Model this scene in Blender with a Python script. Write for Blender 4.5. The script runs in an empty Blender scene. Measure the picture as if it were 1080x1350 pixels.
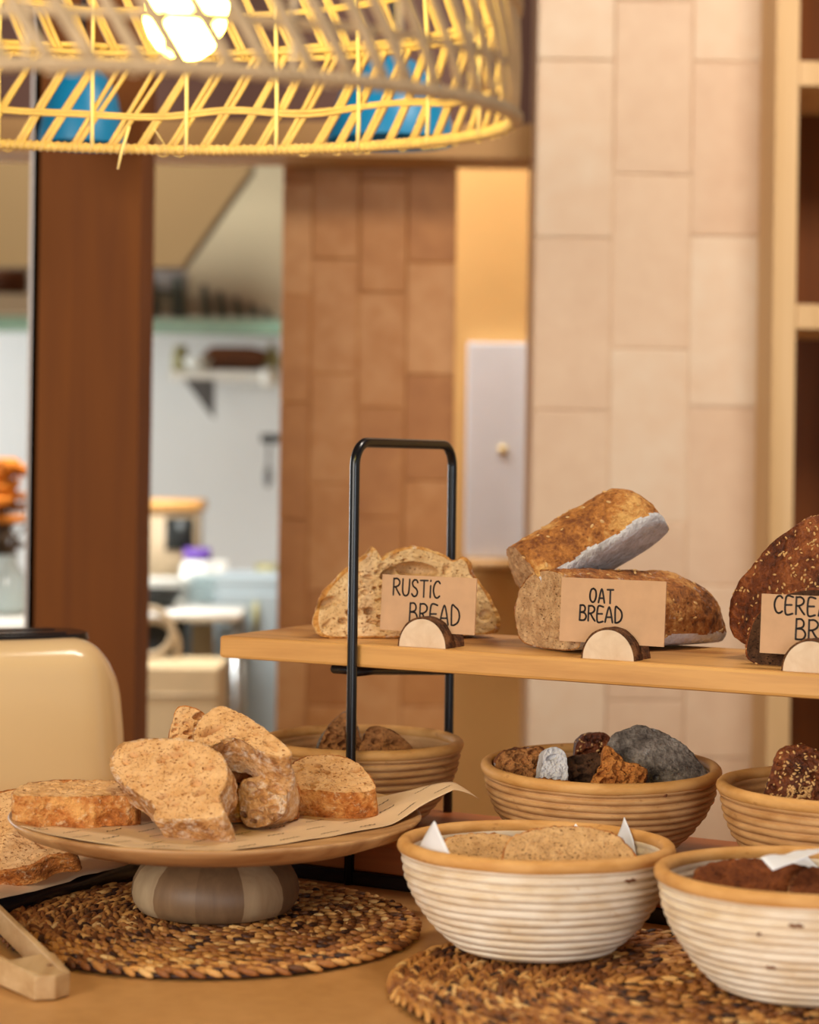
import bpy, math, random
import numpy as np
from mathutils import Vector, Matrix, Euler, noise

# ------------------------------------------------------------------ camera
F = 2700.0            # focal length in pixels of the 1080x1350 frame
HOR = 605.0           # horizon row at the frame centre
CZ = 1.30             # camera height above floor
ROLL = math.radians(0.8)
TZ = CZ - 0.390       # counter top
cR, sR = math.cos(ROLL), math.sin(ROLL)

def P(px, py, d):
    a = (px - 540.0) / F
    b = (HOR - py) / F
    return Vector((d * (a * cR - b * sR), d, CZ + d * (a * sR + b * cR)))

def PZ(px, py, z):
    """point of the ray through a pixel on the horizontal plane at world height z"""
    q = P(px, py, 1.0)
    d = (z - CZ) / (q.z - CZ)
    return P(px, py, d)

scn = bpy.context.scene
COL = scn.collection
R = math.radians

def srgb(r, g, b):
    def f(c):
        c /= 255.0
        return c / 12.92 if c <= 0.04045 else ((c + 0.055) / 1.055) ** 2.4
    return (f(r), f(g), f(b), 1.0)

# ------------------------------------------------------------------ materials
class NT:
    def __init__(self, name, rough=0.6, metal=0.0, spec=None):
        self.m = bpy.data.materials.new(name)
        self.m.use_nodes = True
        self.t = self.m.node_tree
        self.b = self.t.nodes['Principled BSDF']
        self.b.inputs['Roughness'].default_value = rough
        self.b.inputs['Metallic'].default_value = metal
        if spec is not None:
            self.b.inputs['Specular IOR Level'].default_value = spec
        self.tc = None
    def n(self, typ, **kw):
        nd = self.t.nodes.new(typ)
        for k, v in kw.items():
            if k in nd.inputs.keys():
                nd.inputs[k].default_value = v
            else:
                setattr(nd, k, v)
        return nd
    def l(self, a, b):
        self.t.links.new(a, b)
    def co(self, scale=(1, 1, 1), loc=(0, 0, 0), rot=(0, 0, 0)):
        if self.tc is None:
            self.tc = self.n('ShaderNodeTexCoord')
        mp = self.n('ShaderNodeMapping')
        mp.inputs['Scale'].default_value = scale
        mp.inputs['Location'].default_value = loc
        mp.inputs['Rotation'].default_value = rot
        self.l(self.tc.outputs['Object'], mp.inputs['Vector'])
        return mp.outputs['Vector']
    def noise(self, vec, scale, detail=4, rough=0.55, dist=0.0):
        nd = self.n('ShaderNodeTexNoise')
        nd.inputs['Scale'].default_value = scale
        nd.inputs['Detail'].default_value = detail
        nd.inputs['Roughness'].default_value = rough
        nd.inputs['Distortion'].default_value = dist
        self.l(vec, nd.inputs['Vector'])
        return nd.outputs['Fac']
    def vor(self, vec, scale, feature='F1', rnd=1.0):
        nd = self.n('ShaderNodeTexVoronoi', feature=feature)
        nd.inputs['Scale'].default_value = scale
        nd.inputs['Randomness'].default_value = rnd
        self.l(vec, nd.inputs['Vector'])
        return nd
    def ramp(self, fac, stops):
        nd = self.n('ShaderNodeValToRGB')
        e = nd.color_ramp.elements
        while len(e) < len(stops):
            e.new(0.5)
        for i, (p, c) in enumerate(stops):
            e[i].position = p
            e[i].color = c
        self.l(fac, nd.inputs['Fac'])
        return nd.outputs['Color']
    def mix(self, fac, a, b, blend='MIX'):
        nd = self.n('ShaderNodeMix', data_type='RGBA', blend_type=blend)
        for sock, v in ((nd.inputs[0], fac), (nd.inputs[6], a), (nd.inputs[7], b)):
            if hasattr(v, 'default_value'):
                self.l(v, sock)
            else:
                sock.default_value = v
        return nd.outputs[2]
    def math(self, op, a, b=0.5):
        nd = self.n('ShaderNodeMath', operation=op)
        for sock, v in ((nd.inputs[0], a), (nd.inputs[1], b)):
            if hasattr(v, 'default_value'):
                self.l(v, sock)
            else:
                sock.default_value = v
        return nd.outputs[0]
    def col(self, c):
        if hasattr(c, 'default_value'):
            self.l(c, self.b.inputs['Base Color'])
        else:
            self.b.inputs['Base Color'].default_value = c
    def bump(self, h, strength=0.3, dist=0.002):
        nd = self.n('ShaderNodeBump')
        nd.inputs['Strength'].default_value = strength
        nd.inputs['Distance'].default_value = dist
        self.l(h, nd.inputs['Height'])
        self.l(nd.outputs['Normal'], self.b.inputs['Normal'])
    def attr(self, name):
        nd = self.n('ShaderNodeAttribute', attribute_name=name)
        return nd

BLK = (0, 0, 0, 1)
WHT = (1, 1, 1, 1)

def plain(name, c, rough=0.6, metal=0.0, var=0.08, scale=20.0, bump=0.0):
    k = NT(name, rough, metal)
    v = k.co()
    nz = k.noise(v, scale)
    d = tuple(x * (1 - var) for x in c[:3]) + (1,)
    e = tuple(min(1, x * (1 + var)) for x in c[:3]) + (1,)
    k.col(k.ramp(nz, [(0.3, d), (0.7, e)]))
    if bump:
        k.bump(nz, bump, 0.001)
    return k.m

def wood(name, dark, light, scale=1.0, axis=0, rough=0.5, contrast=1.0, bump=0.12):
    k = NT(name, rough)
    s = [55 * scale] * 3
    s[axis] = 3.0 * scale
    v = k.co(tuple(s))
    n1 = k.noise(v, 1.0, 6, 0.6, 0.6)
    s2 = [9 * scale] * 3
    s2[axis] = 0.8 * scale
    n2 = k.noise(k.co(tuple(s2), (3, 1, 2)), 1.0, 3, 0.5, 1.2)
    f = k.math('ADD', k.math('MULTIPLY', n1, 0.5), k.math('MULTIPLY', n2, 0.5))
    w = 0.17 / contrast
    k.col(k.ramp(f, [(0.5 - w, dark), (0.5 + w, light)]))
    k.bump(n1, bump, 0.001)
    return k.m

def crust(name, dark, mid, light, flour=0.0, scale=1.0, rough=0.65, flourcol=(0.75, 0.74, 0.73, 1), fs=45, specks=0.0):
    k = NT(name, rough, spec=0.35)
    v = k.co()
    n1 = k.noise(v, 26 * scale, 6, 0.62)
    n2 = k.noise(v, 180 * scale, 4, 0.6)
    f = k.math('ADD', k.math('MULTIPLY', n1, 0.68), k.math('MULTIPLY', n2, 0.32))
    c = k.ramp(f, [(0.38, dark), (0.5, mid), (0.61, light)])
    if flour > 0:
        n3 = k.noise(k.co((1, 1, 1), (5, 2, 7)), fs * scale, 8, 0.75)
        m = k.ramp(n3, [(0.60 - 0.28 * flour, BLK), (0.74 - 0.2 * flour, WHT)])
        c = k.mix(m, c, flourcol)
    if specks:
        sv = k.vor(k.co((1, 1, 1), (2, 8, 1)), 150)
        c = k.mix(k.ramp(k.math('ADD', sv.outputs['Distance'], k.math('MULTIPLY', n1, 0.5)), [(0.36, (specks, specks, specks, 1)), (0.50, BLK)]), c, dark)
    k.col(c)
    k.bump(k.math('ADD', n1, n2), 1.0, 0.004)
    return k.m

def crumb(name, dark, light, pore, scale=1.0, rough=0.85):
    k = NT(name, rough, spec=0.2)
    v = k.co()
    n1 = k.noise(v, 60 * scale, 6, 0.6)
    base = k.ramp(n1, [(0.3, dark), (0.65, light)])
    v1 = k.vor(k.co((1, 1, 1.25)), 420 * scale)
    v2 = k.vor(k.co((1, 1, 1.4), (1, 1, 1)), 170 * scale)
    sel = k.noise(v, 220 * scale, 2)
    m1 = k.ramp(v1.outputs['Distance'], [(0.14, WHT), (0.34, BLK)])
    m2 = k.ramp(k.math('ADD', v2.outputs['Distance'], k.math('MULTIPLY', sel, 0.5)), [(0.33, WHT), (0.46, BLK)])
    mm = k.math('MAXIMUM', k.math('MULTIPLY', m1, 0.55), m2)
    k.col(k.mix(k.math('MULTIPLY', mm, 0.9), base, pore))
    k.bump(k.math('SUBTRACT', n1, mm), 0.6, 0.0025)
    return k.m

M = {}
M['pale_wood'] = wood('oak_board', srgb(162, 102, 44), srgb(216, 160, 90), 1.0, 0, 0.42, 1.5, .3)
M['red_wood'] = wood('base_board_wood', srgb(132, 66, 22), srgb(186, 104, 44), 1.0, 0, 0.5)
M['plate_wood'] = wood('acacia', srgb(150, 100, 55), srgb(208, 162, 108), 0.9, 0, 0.45, 1.6)
M['tong_wood'] = wood('tong_wood', srgb(170, 128, 78), srgb(212, 178, 130), 1.4, 1, 0.6)
M['black_metal'] = plain('black_steel', srgb(18, 18, 21), 0.24, 0.0, 0.05)
M['kraft'] = plain('kraft_card', srgb(205, 162, 124), 0.85, 0, 0.05, 60)
M['ink'] = plain('marker_ink', srgb(48, 36, 32), 0.7, 0, 0.03)
M['print_ink'] = plain('print_ink', srgb(92, 66, 44), 0.8, 0, 0.05)
M['log_end'] = wood('log_end_grain', srgb(214, 182, 148), srgb(238, 214, 186), 1.2, 1, 0.75)
M['bark'] = crust('log_bark', srgb(58, 34, 20), srgb(112, 70, 40), srgb(160, 108, 66), 0, 3.0, 0.9)
M['paper'] = plain('greaseproof_paper', srgb(218, 184, 142), 0.7, 0, 0.03, 12, 0.1)
M['white_paper'] = plain('white_napkin', srgb(238, 238, 242), 0.8, 0, 0.02, 30)

def counter_mat():
    k = NT('counter_laminate', 0.42)
    v = k.co()
    n1 = k.noise(v, 3.0, 4, 0.6, 0.3)
    n2 = k.noise(v, 60.0, 4)
    f = k.math('ADD', k.math('MULTIPLY', n1, 0.7), k.math('MULTIPLY', n2, 0.3))
    k.col(k.ramp(f, [(0.35, srgb(182, 130, 72)), (0.65, srgb(208, 156, 96))]))
    k.bump(n2, 0.08, 0.001)
    return k.m
M['counter'] = counter_mat()

def coil_mat(name, lo, hi, dirt):
    k = NT(name, 0.6, spec=0.3)
    v = k.co((1, 1, 3))
    n1 = k.noise(v, 30, 4)
    n2 = k.noise(k.co((1, 1, 1), (4, 4, 4)), 260, 3)
    n3 = k.noise(k.co((1, 1, 2), (9, 1, 4)), 55, 5, 0.65)
    c = k.ramp(n1, [(0.32, lo), (0.62, hi)])
    c = k.mix(k.ramp(n3, [(0.62, BLK), (0.72, (0.7, 0.7, 0.7, 1))]), c, dirt)
    k.col(c)
    k.bump(n2, 0.15, 0.0008)
    return k.m
M['coil_white'] = coil_mat('floured_cane', srgb(222, 196, 160), srgb(240, 224, 200), srgb(206, 168, 120))
M['coil_tan'] = coil_mat('bare_cane', srgb(186, 134, 80), srgb(214, 166, 112), srgb(156, 104, 56))
M['coil_rim'] = coil_mat('rim_cane', srgb(200, 142, 74), srgb(222, 168, 102), srgb(160, 104, 52))
M['stain'] = plain('cane_end', srgb(116, 66, 32), 0.8)

def mat_weave():
    k = NT('seagrass', 0.6)
    a = k.attr('tint')
    n = k.noise(k.co((60, 60, 60)), 6.0, 3)
    f = k.math('ADD', k.math('MULTIPLY', a.outputs['Fac'], 0.75), k.math('MULTIPLY', n, 0.25))
    k.col(k.ramp(f, [(0.14, srgb(54, 26, 10)), (0.42, srgb(150, 90, 38)), (0.68, srgb(206, 146, 74)), (0.95, srgb(236, 196, 128))]))
    k.bump(n, 0.3, 0.0006)
    return k.m
M['weave'] = mat_weave()

def stave_mat():
    k = NT('acacia_staves', 0.5)
    a = k.attr('tint')
    v = k.co((40, 40, 5))
    n = k.noise(v, 1.6, 6, 0.6, 0.8)
    f = k.math('ADD', k.math('MULTIPLY', a.outputs['Fac'], 0.65), k.math('MULTIPLY', n, 0.35))
    k.col(k.ramp(f, [(0.18, srgb(78, 52, 34)), (0.5, srgb(136, 104, 72)), (0.85, srgb(200, 174, 136))]))
    k.bump(n, 0.1, 0.001)
    return k.m
M['staves'] = stave_mat()

# bread materials
M['rustic_crumb'] = crumb('rustic_crumb', srgb(206, 164, 110), srgb(236, 202, 152), srgb(150, 92, 44))
M['rustic_crust'] = crust('rustic_crust', srgb(142, 82, 30), srgb(206, 142, 66), srgb(232, 190, 122), 0.15)
M['slice_crumb'] = crumb('slice_crumb', srgb(200, 146, 88), srgb(228, 182, 128), srgb(156, 94, 44), 0.9)
M['slice_crust'] = crust('slice_crust', srgb(120, 62, 20), srgb(186, 110, 44), srgb(226, 164, 92), 0.16, fs=150, specks=.5, flourcol=srgb(236, 206, 160))
M['flour_crust'] = crust('floured_slice_crust', srgb(150, 96, 48), srgb(206, 152, 92), srgb(228, 186, 136), 0.38, 1.0, 0.75, srgb(238, 218, 194), fs=110)
M['oat_crumb'] = crumb('oat_crumb', srgb(164, 122, 82), srgb(214, 176, 132), srgb(96, 58, 30), 1.3)
M['oat_crust'] = crust('oat_crust', srgb(122, 66, 22), srgb(188, 120, 52), srgb(226, 174, 100), 0.0, 1.2, specks=.8)
M['oat_brown_crust'] = crust('oat_brown_crust', srgb(92, 48, 18), srgb(164, 98, 42), srgb(210, 154, 88), 0.1, 1.3, specks=.8)
M['flour_base'] = crust('floured_base', srgb(176, 168, 162), srgb(212, 208, 208), srgb(232, 230, 234), 0.3, 1.0, 0.85)
M['cereal_crust'] = crust('cereal_crust', srgb(56, 24, 10), srgb(112, 54, 22), srgb(160, 90, 44), 0.0, 1.2, 0.5)
M['cereal_crumb'] = crumb('cereal_crumb', srgb(44, 28, 18), srgb(92, 62, 42), srgb(20, 12, 8), 1.2)
M['char_crust'] = crust('charcoal_crust', srgb(66, 56, 48), srgb(120, 107, 94), srgb(160, 146, 130), 0.15, 1.6, 0.85, srgb(182, 176, 168))
M['dark_crust'] = crust('dark_brown_crust', srgb(60, 28, 10), srgb(120, 64, 28), srgb(168, 104, 54), 0.05, 1.4)
M['brown_crumb'] = crumb('brown_crumb', srgb(120, 74, 38), srgb(182, 124, 72), srgb(60, 32, 14), 1.2)
M['orange_crumb'] = crumb('orange_crumb', srgb(150, 86, 36), srgb(200, 132, 66), srgb(84, 44, 18), 1.0)
M['light_crumb'] = crumb('light_brown_crumb', srgb(190, 144, 92), srgb(220, 176, 122), srgb(112, 68, 34), 1.1)
M['rye_crumb'] = crumb('rye_crumb', srgb(84, 40, 18), srgb(132, 72, 36), srgb(40, 18, 8), 1.2)
M['seed'] = plain('sesame_seed', srgb(206, 158, 98), 0.5, 0, 0.15, 300)
M['oat_flake'] = plain('oat_flake', srgb(212, 168, 108), 0.6, 0, 0.12, 300)

# ------------------------------------------------------------------ mesh helpers
class MB:
    def __init__(self):
        self.v = []; self.f = []; self.t = None
    def tint(self):
        if self.t is None: self.t = []
    def add(self, verts, faces, tint=None):
        o = len(self.v)
        self.v.extend(Vector(p) for p in verts)
        self.f.extend(tuple(i + o for i in q) for q in faces)
        if tint is not None:
            if self.t is None: self.t = []
            self.t.extend([tint] * len(verts))
        return o
    def box(self, c, s, rot=None, tint=None):
        hx, hy, hz = s[0] / 2, s[1] / 2, s[2] / 2
        vs = [Vector((x, y, z)) for x in (-hx, hx) for y in (-hy, hy) for z in (-hz, hz)]
        if rot is not None:
            vs = [rot @ p for p in vs]
        c = Vector(c)
        self.add([c + p for p in vs], [(0, 1, 3, 2), (4, 6, 7, 5), (0, 4, 5, 1), (2, 3, 7, 6), (0, 2, 6, 4), (1, 5, 7, 3)], tint)
    def tube(self, pts, r, n=8, closed=False, tint=None, flat=None):
        pts = [Vector(p) for p in pts]
        m = len(pts)
        rs = r if isinstance(r, (list, tuple)) else [r] * m
        vs = []; prev = None
        for i in range(m):
            if closed:
                t = pts[(i + 1) % m] - pts[i - 1]
            else:
                t = pts[min(i + 1, m - 1)] - pts[max(i - 1, 0)]
            if t.length < 1e-9: t = Vector((0, 0, 1))
            t.normalize()
            if prev is None:
                up = Vector((0, 0, 1)) if abs(t.z) < 0.9 else Vector((1, 0, 0))
                a = t.cross(up).normalized()
            else:
                a = (prev - t * prev.dot(t))
                a = a.normalized() if a.length > 1e-6 else t.orthogonal().normalized()
            prev = a
            b = t.cross(a)
            for k in range(n):
                w = 2 * math.pi * k / n
                vs.append(pts[i] + a * (math.cos(w) * rs[i]) + b * (math.sin(w) * rs[i]))
        fs = []
        for i in range(m if closed else m - 1):
            j = (i + 1) % m
            for k in range(n):
                k2 = (k + 1) % n
                fs.append((i * n + k, i * n + k2, j * n + k2, j * n + k))
        if not closed:
            fs.append(tuple(range(n - 1, -1, -1)))
            fs.append(tuple((m - 1) * n + k for k in range(n)))
        self.add(vs, fs, tint)
    def lathe(self, prof, n=96, fn=None, close=True, tint=None):
        m = len(prof); vs = []
        for i, (r, z) in enumerate(prof):
            for k in range(n):
                w = 2 * math.pi * k / n
                rr, zz = (r, z) if fn is None else fn(r, z, w)
                vs.append((rr * math.cos(w), rr * math.sin(w), zz))
        fs = []
        for i in range(m - 1):
            for k in range(n):
                k2 = (k + 1) % n
                fs.append((i * n + k, i * n + k2, (i + 1) * n + k2, (i + 1) * n + k))
        if close:
            fs.append(tuple(range(n - 1, -1, -1)))
            fs.append(tuple((m - 1) * n + k for k in range(n)))
        self.add(vs, fs, tint)
    def ell(self, c, s, rot=None, nu=6, nv=4, tint=None):
        vs = [Vector((0, 0, s[2]))]
        for i in range(1, nv):
            th = math.pi * i / nv
            for k in range(nu):
                w = 2 * math.pi * k / nu
                vs.append(Vector((s[0] * math.sin(th) * math.cos(w), s[1] * math.sin(th) * math.sin(w), s[2] * math.cos(th))))
        vs.append(Vector((0, 0, -s[2])))
        if rot is not None:
            vs = [rot @ p for p in vs]
        c = Vector(c)
        vs = [c + p for p in vs]
        fs = []
        for k in range(nu):
            fs.append((0, 1 + k, 1 + (k + 1) % nu))
        for i in range(nv - 2):
            for k in range(nu):
                a = 1 + i * nu + k; b = 1 + i * nu + (k + 1) % nu
                fs.append((a, a + nu, b + nu, b))
        l = len(vs) - 1; o = 1 + (nv - 2) * nu
        for k in range(nu):
            fs.append((l, o + (k + 1) % nu, o + k))
        self.add(vs, fs, tint)
    def build(self, name, mat, parent=None, smooth=True, bevel=0.0, solid=0.0, loc=None, rot=None):
        me = bpy.data.meshes.new(name)
        me.from_pydata([tuple(p) for p in self.v], [], self.f)
        me.validate()
        if self.t is not None and len(self.t) == len(me.vertices):
            at = me.attributes.new('tint', 'FLOAT', 'POINT')
            at.data.foreach_set('value', self.t)
        me.materials.append(mat)
        ob = bpy.data.objects.new(name, me)
        COL.objects.link(ob)
        if smooth:
            me.polygons.foreach_set('use_smooth', [True] * len(me.polygons))
        if solid:
            md = ob.modifiers.new('thick', 'SOLIDIFY'); md.thickness = solid; md.offset = 0
        if bevel:
            md = ob.modifiers.new('bev', 'BEVEL'); md.width = bevel; md.segments = 2; md.limit_method = 'ANGLE'; md.angle_limit = R(40)
            me.polygons.foreach_set('use_smooth', [False] * len(me.polygons))
        if parent is not None:
            ob.parent = parent
        if loc is not None: ob.location = loc
        if rot is not None: ob.rotation_euler = rot
        return ob

def tag(o, label=None, cat=None, group=None, kind=None):
    if label: o['label'] = label
    if cat: o['category'] = cat
    if group: o['group'] = group
    if kind: o['kind'] = kind
    return o

def empty(name, loc=(0, 0, 0), rot=None, label=None, cat=None, group=None):
    o = bpy.data.objects.new(name, None)
    COL.objects.link(o)
    o.empty_display_size = 0.02
    o.location = loc
    if rot is not None:
        if isinstance(rot, Matrix):
            o.rotation_euler = rot.to_euler()
        else:
            o.rotation_euler = rot
    return tag(o, label, cat, group)

def catmull(pts, per=8, closed=True):
    pts = [np.array(p, float) for p in pts]
    n = len(pts); out = []
    rng = range(n) if closed else range(n - 1)
    for i in rng:
        if closed:
            a, b, c, d = pts[i - 1], pts[i], pts[(i + 1) % n], pts[(i + 2) % n]
        else:
            a, b, c, d = pts[max(i - 1, 0)], pts[i], pts[i + 1], pts[min(i + 2, n - 1)]
        for k in range(per):
            t = k / per
            out.append(0.5 * (2 * b + (c - a) * t + (2 * a - 5 * b + 4 * c - d) * t * t + (3 * b - a - 3 * c + d) * t ** 3))
    if not closed: out.append(pts[-1])
    return np.array(out)

def resample(pl, n):
    q = np.vstack([pl, pl[:1]])
    s = np.r_[0, np.cumsum(np.linalg.norm(np.diff(q, axis=0), axis=1))]
    t = np.linspace(0, s[-1], n, endpoint=False)
    return np.stack([np.interp(t, s, q[:, 0]), np.interp(t, s, q[:, 1])], 1)

# ------------------------------------------------------------------ bread
def mesh_obj(name, verts, faces, mat, parent):
    used = sorted({i for f in faces for i in f})
    ix = {u: k for k, u in enumerate(used)}
    me = bpy.data.meshes.new(name)
    me.from_pydata([tuple(verts[u]) for u in used], [], [tuple(ix[i] for i in f) for f in faces])
    me.materials.append(mat)
    me.polygons.foreach_set('use_smooth', [True] * len(me.polygons))
    ob = bpy.data.objects.new(name, me)
    COL.objects.link(ob)
    ob.parent = parent
    return ob

def bread(name, outline, depth, loc, rot, label, group=None, crumb_m='slice_crumb', crust_m='slice_crust', end='cut',
          N=150, K=34, Mj=12, holes=40, hole=(0.0012, 0.004), big=(), rough=0.0022, crumby=0.0010, seed=1, flat_base=False,
          crust_w=0.03, back_m=None, crumb_side=None, front='crumb', seeds=0, seed_m='seed', seed_size=0.0022, taper=None,
          base_m=None, base_h=0.0, cat='bread', bulge=0.0, sharp=4):
    """a loaf or slice: outline in the local x,z plane is its cut front face (facing -y), extruded to +y"""
    rnd = random.Random(seed)
    root = empty(name, loc, rot, label, cat, group)
    ol = resample(catmull(outline, sharp), N)
    area = np.cross(ol, np.roll(ol, -1, 0)).sum()
    if area < 0: ol = ol[::-1]
    c = ol.mean(0)
    zmin = ol[:, 1].min()
    piv = np.array([c[0], zmin if end == 'dome' else c[1]])
    rings = [k / K * (1 - crust_w) for k in range(1, K + 1)] + [1.0]
    V = [np.array([c[0], 0.0, c[1]])]
    for f in rings:
        q = c + (ol - c) * f
        V.extend(np.stack([q[:, 0], np.zeros(N), q[:, 1]], 1))
    nf = len(V)
    size = np.ptp(ol, axis=0)
    # front displacement: pores and cavities
    A = np.array(V)
    dy = np.zeros(nf)
    hl = []
    for _ in range(holes):
        for _try in range(30):
            k = rnd.randrange(N); f = math.sqrt(rnd.random()) * 0.9
            p = c + (ol[k] - c) * f
            break
        a = hole[0] + (hole[1] - hole[0]) * rnd.random() ** 2.2
        hl.append((p[0], p[1], a * rnd.uniform(1, 1.9), a * rnd.uniform(0.6, 1), rnd.uniform(-0.6, 0.6), a * 1.6))
    for (x, z, a, b, th, dp) in list(big): hl.append((x, z, a, b, th, dp))
    for (x, z, a, b, th, dp) in hl:
        dx, dz = A[:, 0] - x, A[:, 2] - z
        u = (dx * math.cos(th) + dz * math.sin(th)) / a
        w = (-dx * math.sin(th) + dz * math.cos(th)) / b
        r2 = u * u + w * w
        dy = np.maximum(dy, np.where(r2 < 1.3, dp * np.clip(1.15 - r2, 0, 1) ** 0.5, 0))
    off = Vector((seed * 3.1, seed * 1.7, seed * 0.9))
    rr = np.r_[0.0, np.repeat(rings, N)]
    fade = np.clip((1 - rr) / 0.06, 0, 1)
    for i in range(nf):
        nz = noise.noise(Vector(A[i]) * 190 + off) + 0.7 * noise.noise(Vector(A[i]) * 520 + off)
        A[i, 1] += dy[i] * fade[i] + crumby * nz - bulge * (1 - rr[i] ** 2)
    V = list(A)
    # sides
    for j in range(1, Mj + 1):
        t = j / Mj
        if taper is not None:
            s = taper(t)
        elif end == 'dome':
            s = max(0.02, (1 - (t * 0.99) ** 2.3)) ** 0.5
        else:
            s = 1.0 - 0.0 * t
        q = piv + (ol - piv) * s
        V.extend(np.stack([q[:, 0], np.full(N, depth * t), q[:, 1]], 1))
    last0 = len(V) - N
    lastring = np.array(V[last0:])
    KB = 8
    ce = lastring.mean(0)
    for k in range(KB - 1, 0, -1):
        V.extend(ce + (lastring - ce) * (k / KB))
    V.append(ce)
    V = np.array(V)
    # crust displacement
    s0 = nf - N
    for i in range(s0, len(V)):
        p = Vector(V[i])
        rad = Vector((p.x - c[0], 0, p.z - c[1]))
        if rad.length > 1e-6: rad.normalize()
        if end == 'dome' and i >= nf:
            rad = (rad + Vector((0, 0.8 * (p.y / max(depth, 1e-6)), 0))).normalized()
        n1 = noise.fractal(p * 38 + off, 1.0, 2.0, 3)
        n2 = noise.noise(p * 210 + off)
        k = rough * (n1 + 0.35 * n2)
        if i < nf: k *= 0.6
        if flat_base and p.z < zmin + 0.006: k *= 0.15
        p += rad * k
        if i >= nf + N * (Mj - 1) and end != 'dome':
            p.y += 0.6 * rough * n1
        V[i] = p
    fc, fs, fb = [], [], []
    def quad(a, b): return
    for k in range(N):
        fc.append((0, 1 + k, 1 + (k + 1) % N))
    for r in range(len(rings) - 1):
        tgt = fc if r < len(rings) - 2 else fs
        for k in range(N):
            a = 1 + r * N + k; b = 1 + r * N + (k + 1) % N
            tgt.append((a, a + N, b + N, b))
    o = s0
    for j in range(Mj):
        for k in range(N):
            a = o + j * N + k; b = o + j * N + (k + 1) % N
            pm = V[a]
            if crumb_side is not None and crumb_side(ol[k][0], ol[k][1]): fc.append((a, a + N, b + N, b))
            elif base_m and pm[2] < zmin + base_h + 0.004 * noise.noise(Vector(pm) * 60): fb.append((a, a + N, b + N, b))
            else: fs.append((a, a + N, b + N, b))
    tgt = fs if (end == 'dome' or back_m == 'crust') else fc
    o = last0
    for j in range(KB - 1):
        for k in range(N):
            a = o + j * N + k; b = o + j * N + (k + 1) % N
            tgt.append((a, a + N, b + N, b))
    lastc = len(V) - 1; o = lastc - N
    for k in range(N):
        tgt.append((o + k, lastc, o + (k + 1) % N))
    if front == 'crust':
        fs = fs + fc; fc = []
    cr = mesh_obj('crust', V, fs, M[crust_m], root)
    if fc: mesh_obj('crumb', V, fc, M[crumb_m], root)
    if fb: mesh_obj('floured_base', V, fb, M[base_m], root)
    if seeds:
        mb = MB()
        cand = fs
        for _ in range(seeds):
            f = cand[rnd.randrange(len(cand))]
            p = sum((Vector(V[i]) for i in f), Vector()) / len(f)
            nrm = (Vector(V[f[1]]) - Vector(V[f[0]])).cross(Vector(V[f[2]]) - Vector(V[f[0]]))
            if nrm.length < 1e-12: continue
            nrm.normalize()
            q = nrm.to_track_quat('Z', 'Y').to_matrix() @ Euler((rnd.uniform(-.4, .4), rnd.uniform(-.4, .4), rnd.uniform(0, 6.28))).to_matrix()
            s = seed_size * rnd.uniform(0.7, 1.25)
            mb.ell(p + nrm * s * 0.1, (s, s * 0.55, s * 0.3), q, 6, 4)
        so = mb.build('seeds', M[seed_m], root)
        so['kind'] = 'stuff'
    return root

def frame(yaw=0, tilt=0, rollv=0):
    """local x right, y away, z up; tilt leans the top away, yaw turns about the vertical, roll turns in the face's plane"""
    return Matrix.Rotation(R(yaw), 3, 'Z') @ Matrix.Rotation(R(-tilt), 3, 'X') @ Matrix.Rotation(R(rollv), 3, 'Y')

def bread_px(name, pts, d, depth, yaw=0, tilt=0, **kw):
    """outline read off the photograph at distance d"""
    xs = [p[0] for p in pts]; ys = [p[1] for p in pts]
    cx = (min(xs) + max(xs)) / 2; yb = max(ys)
    t, y = R(tilt), R(yaw)
    b0 = P(cx, yb, d)
    def loc(px, py):
        Y = 0.0
        for _ in range(8):
            q = P(px, py, d + Y)
            X, Z = q.x - b0.x, q.z - b0.z
            z = Z / math.cos(t)
            x = (X + z * math.sin(t) * math.sin(y)) / math.cos(y)
            Y = x * math.sin(y) + z * math.sin(t) * math.cos(y)
        return x, z
    ol = [loc(px, py) for px, py in pts]
    if 'big' in kw:
        kw['big'] = [loc(px, py) + (a, b, th, dp) for (px, py, a, b, th, dp) in kw['big']]
    return bread(name, ol, depth, b0, frame(yaw, tilt), **kw)

# ------------------------------------------------------------------ display stand
ZB = CZ - 0.1708                      # upper board's top
P0 = Vector((-0.179, 1.951, 0))       # its left front corner
BA = -28.5
U = Vector((math.cos(R(BA)), math.sin(R(BA)), 0))
W = Vector((-math.sin(R(BA)), math.cos(R(BA)), 0))
def UV(u, v, z=0.0):
    return P0 + U * u + W * v + Vector((0, 0, z))
RB = Matrix.Rotation(R(BA), 3, 'Z')

# counter, turned like the stand
mb = MB()
mb.box((0, 0, -0.02), (2.6, 1.30, 0.04))
ct = mb.build('counter', M['counter'], None, bevel=0.004)
ct.location = UV(0.25, 0.28 - 0.65, TZ); ct.rotation_euler = (0, 0, R(BA))
tag(ct, 'tan bakery counter top carrying the bread display', 'counter')
mb = MB()
mb.box((0, 0, -(TZ - 0.04) / 2), (2.4, 1.1, TZ - 0.04))
mb.build('counter_body', M['red_wood'], ct, loc=(0, 0, -0.04), smooth=False)

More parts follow.
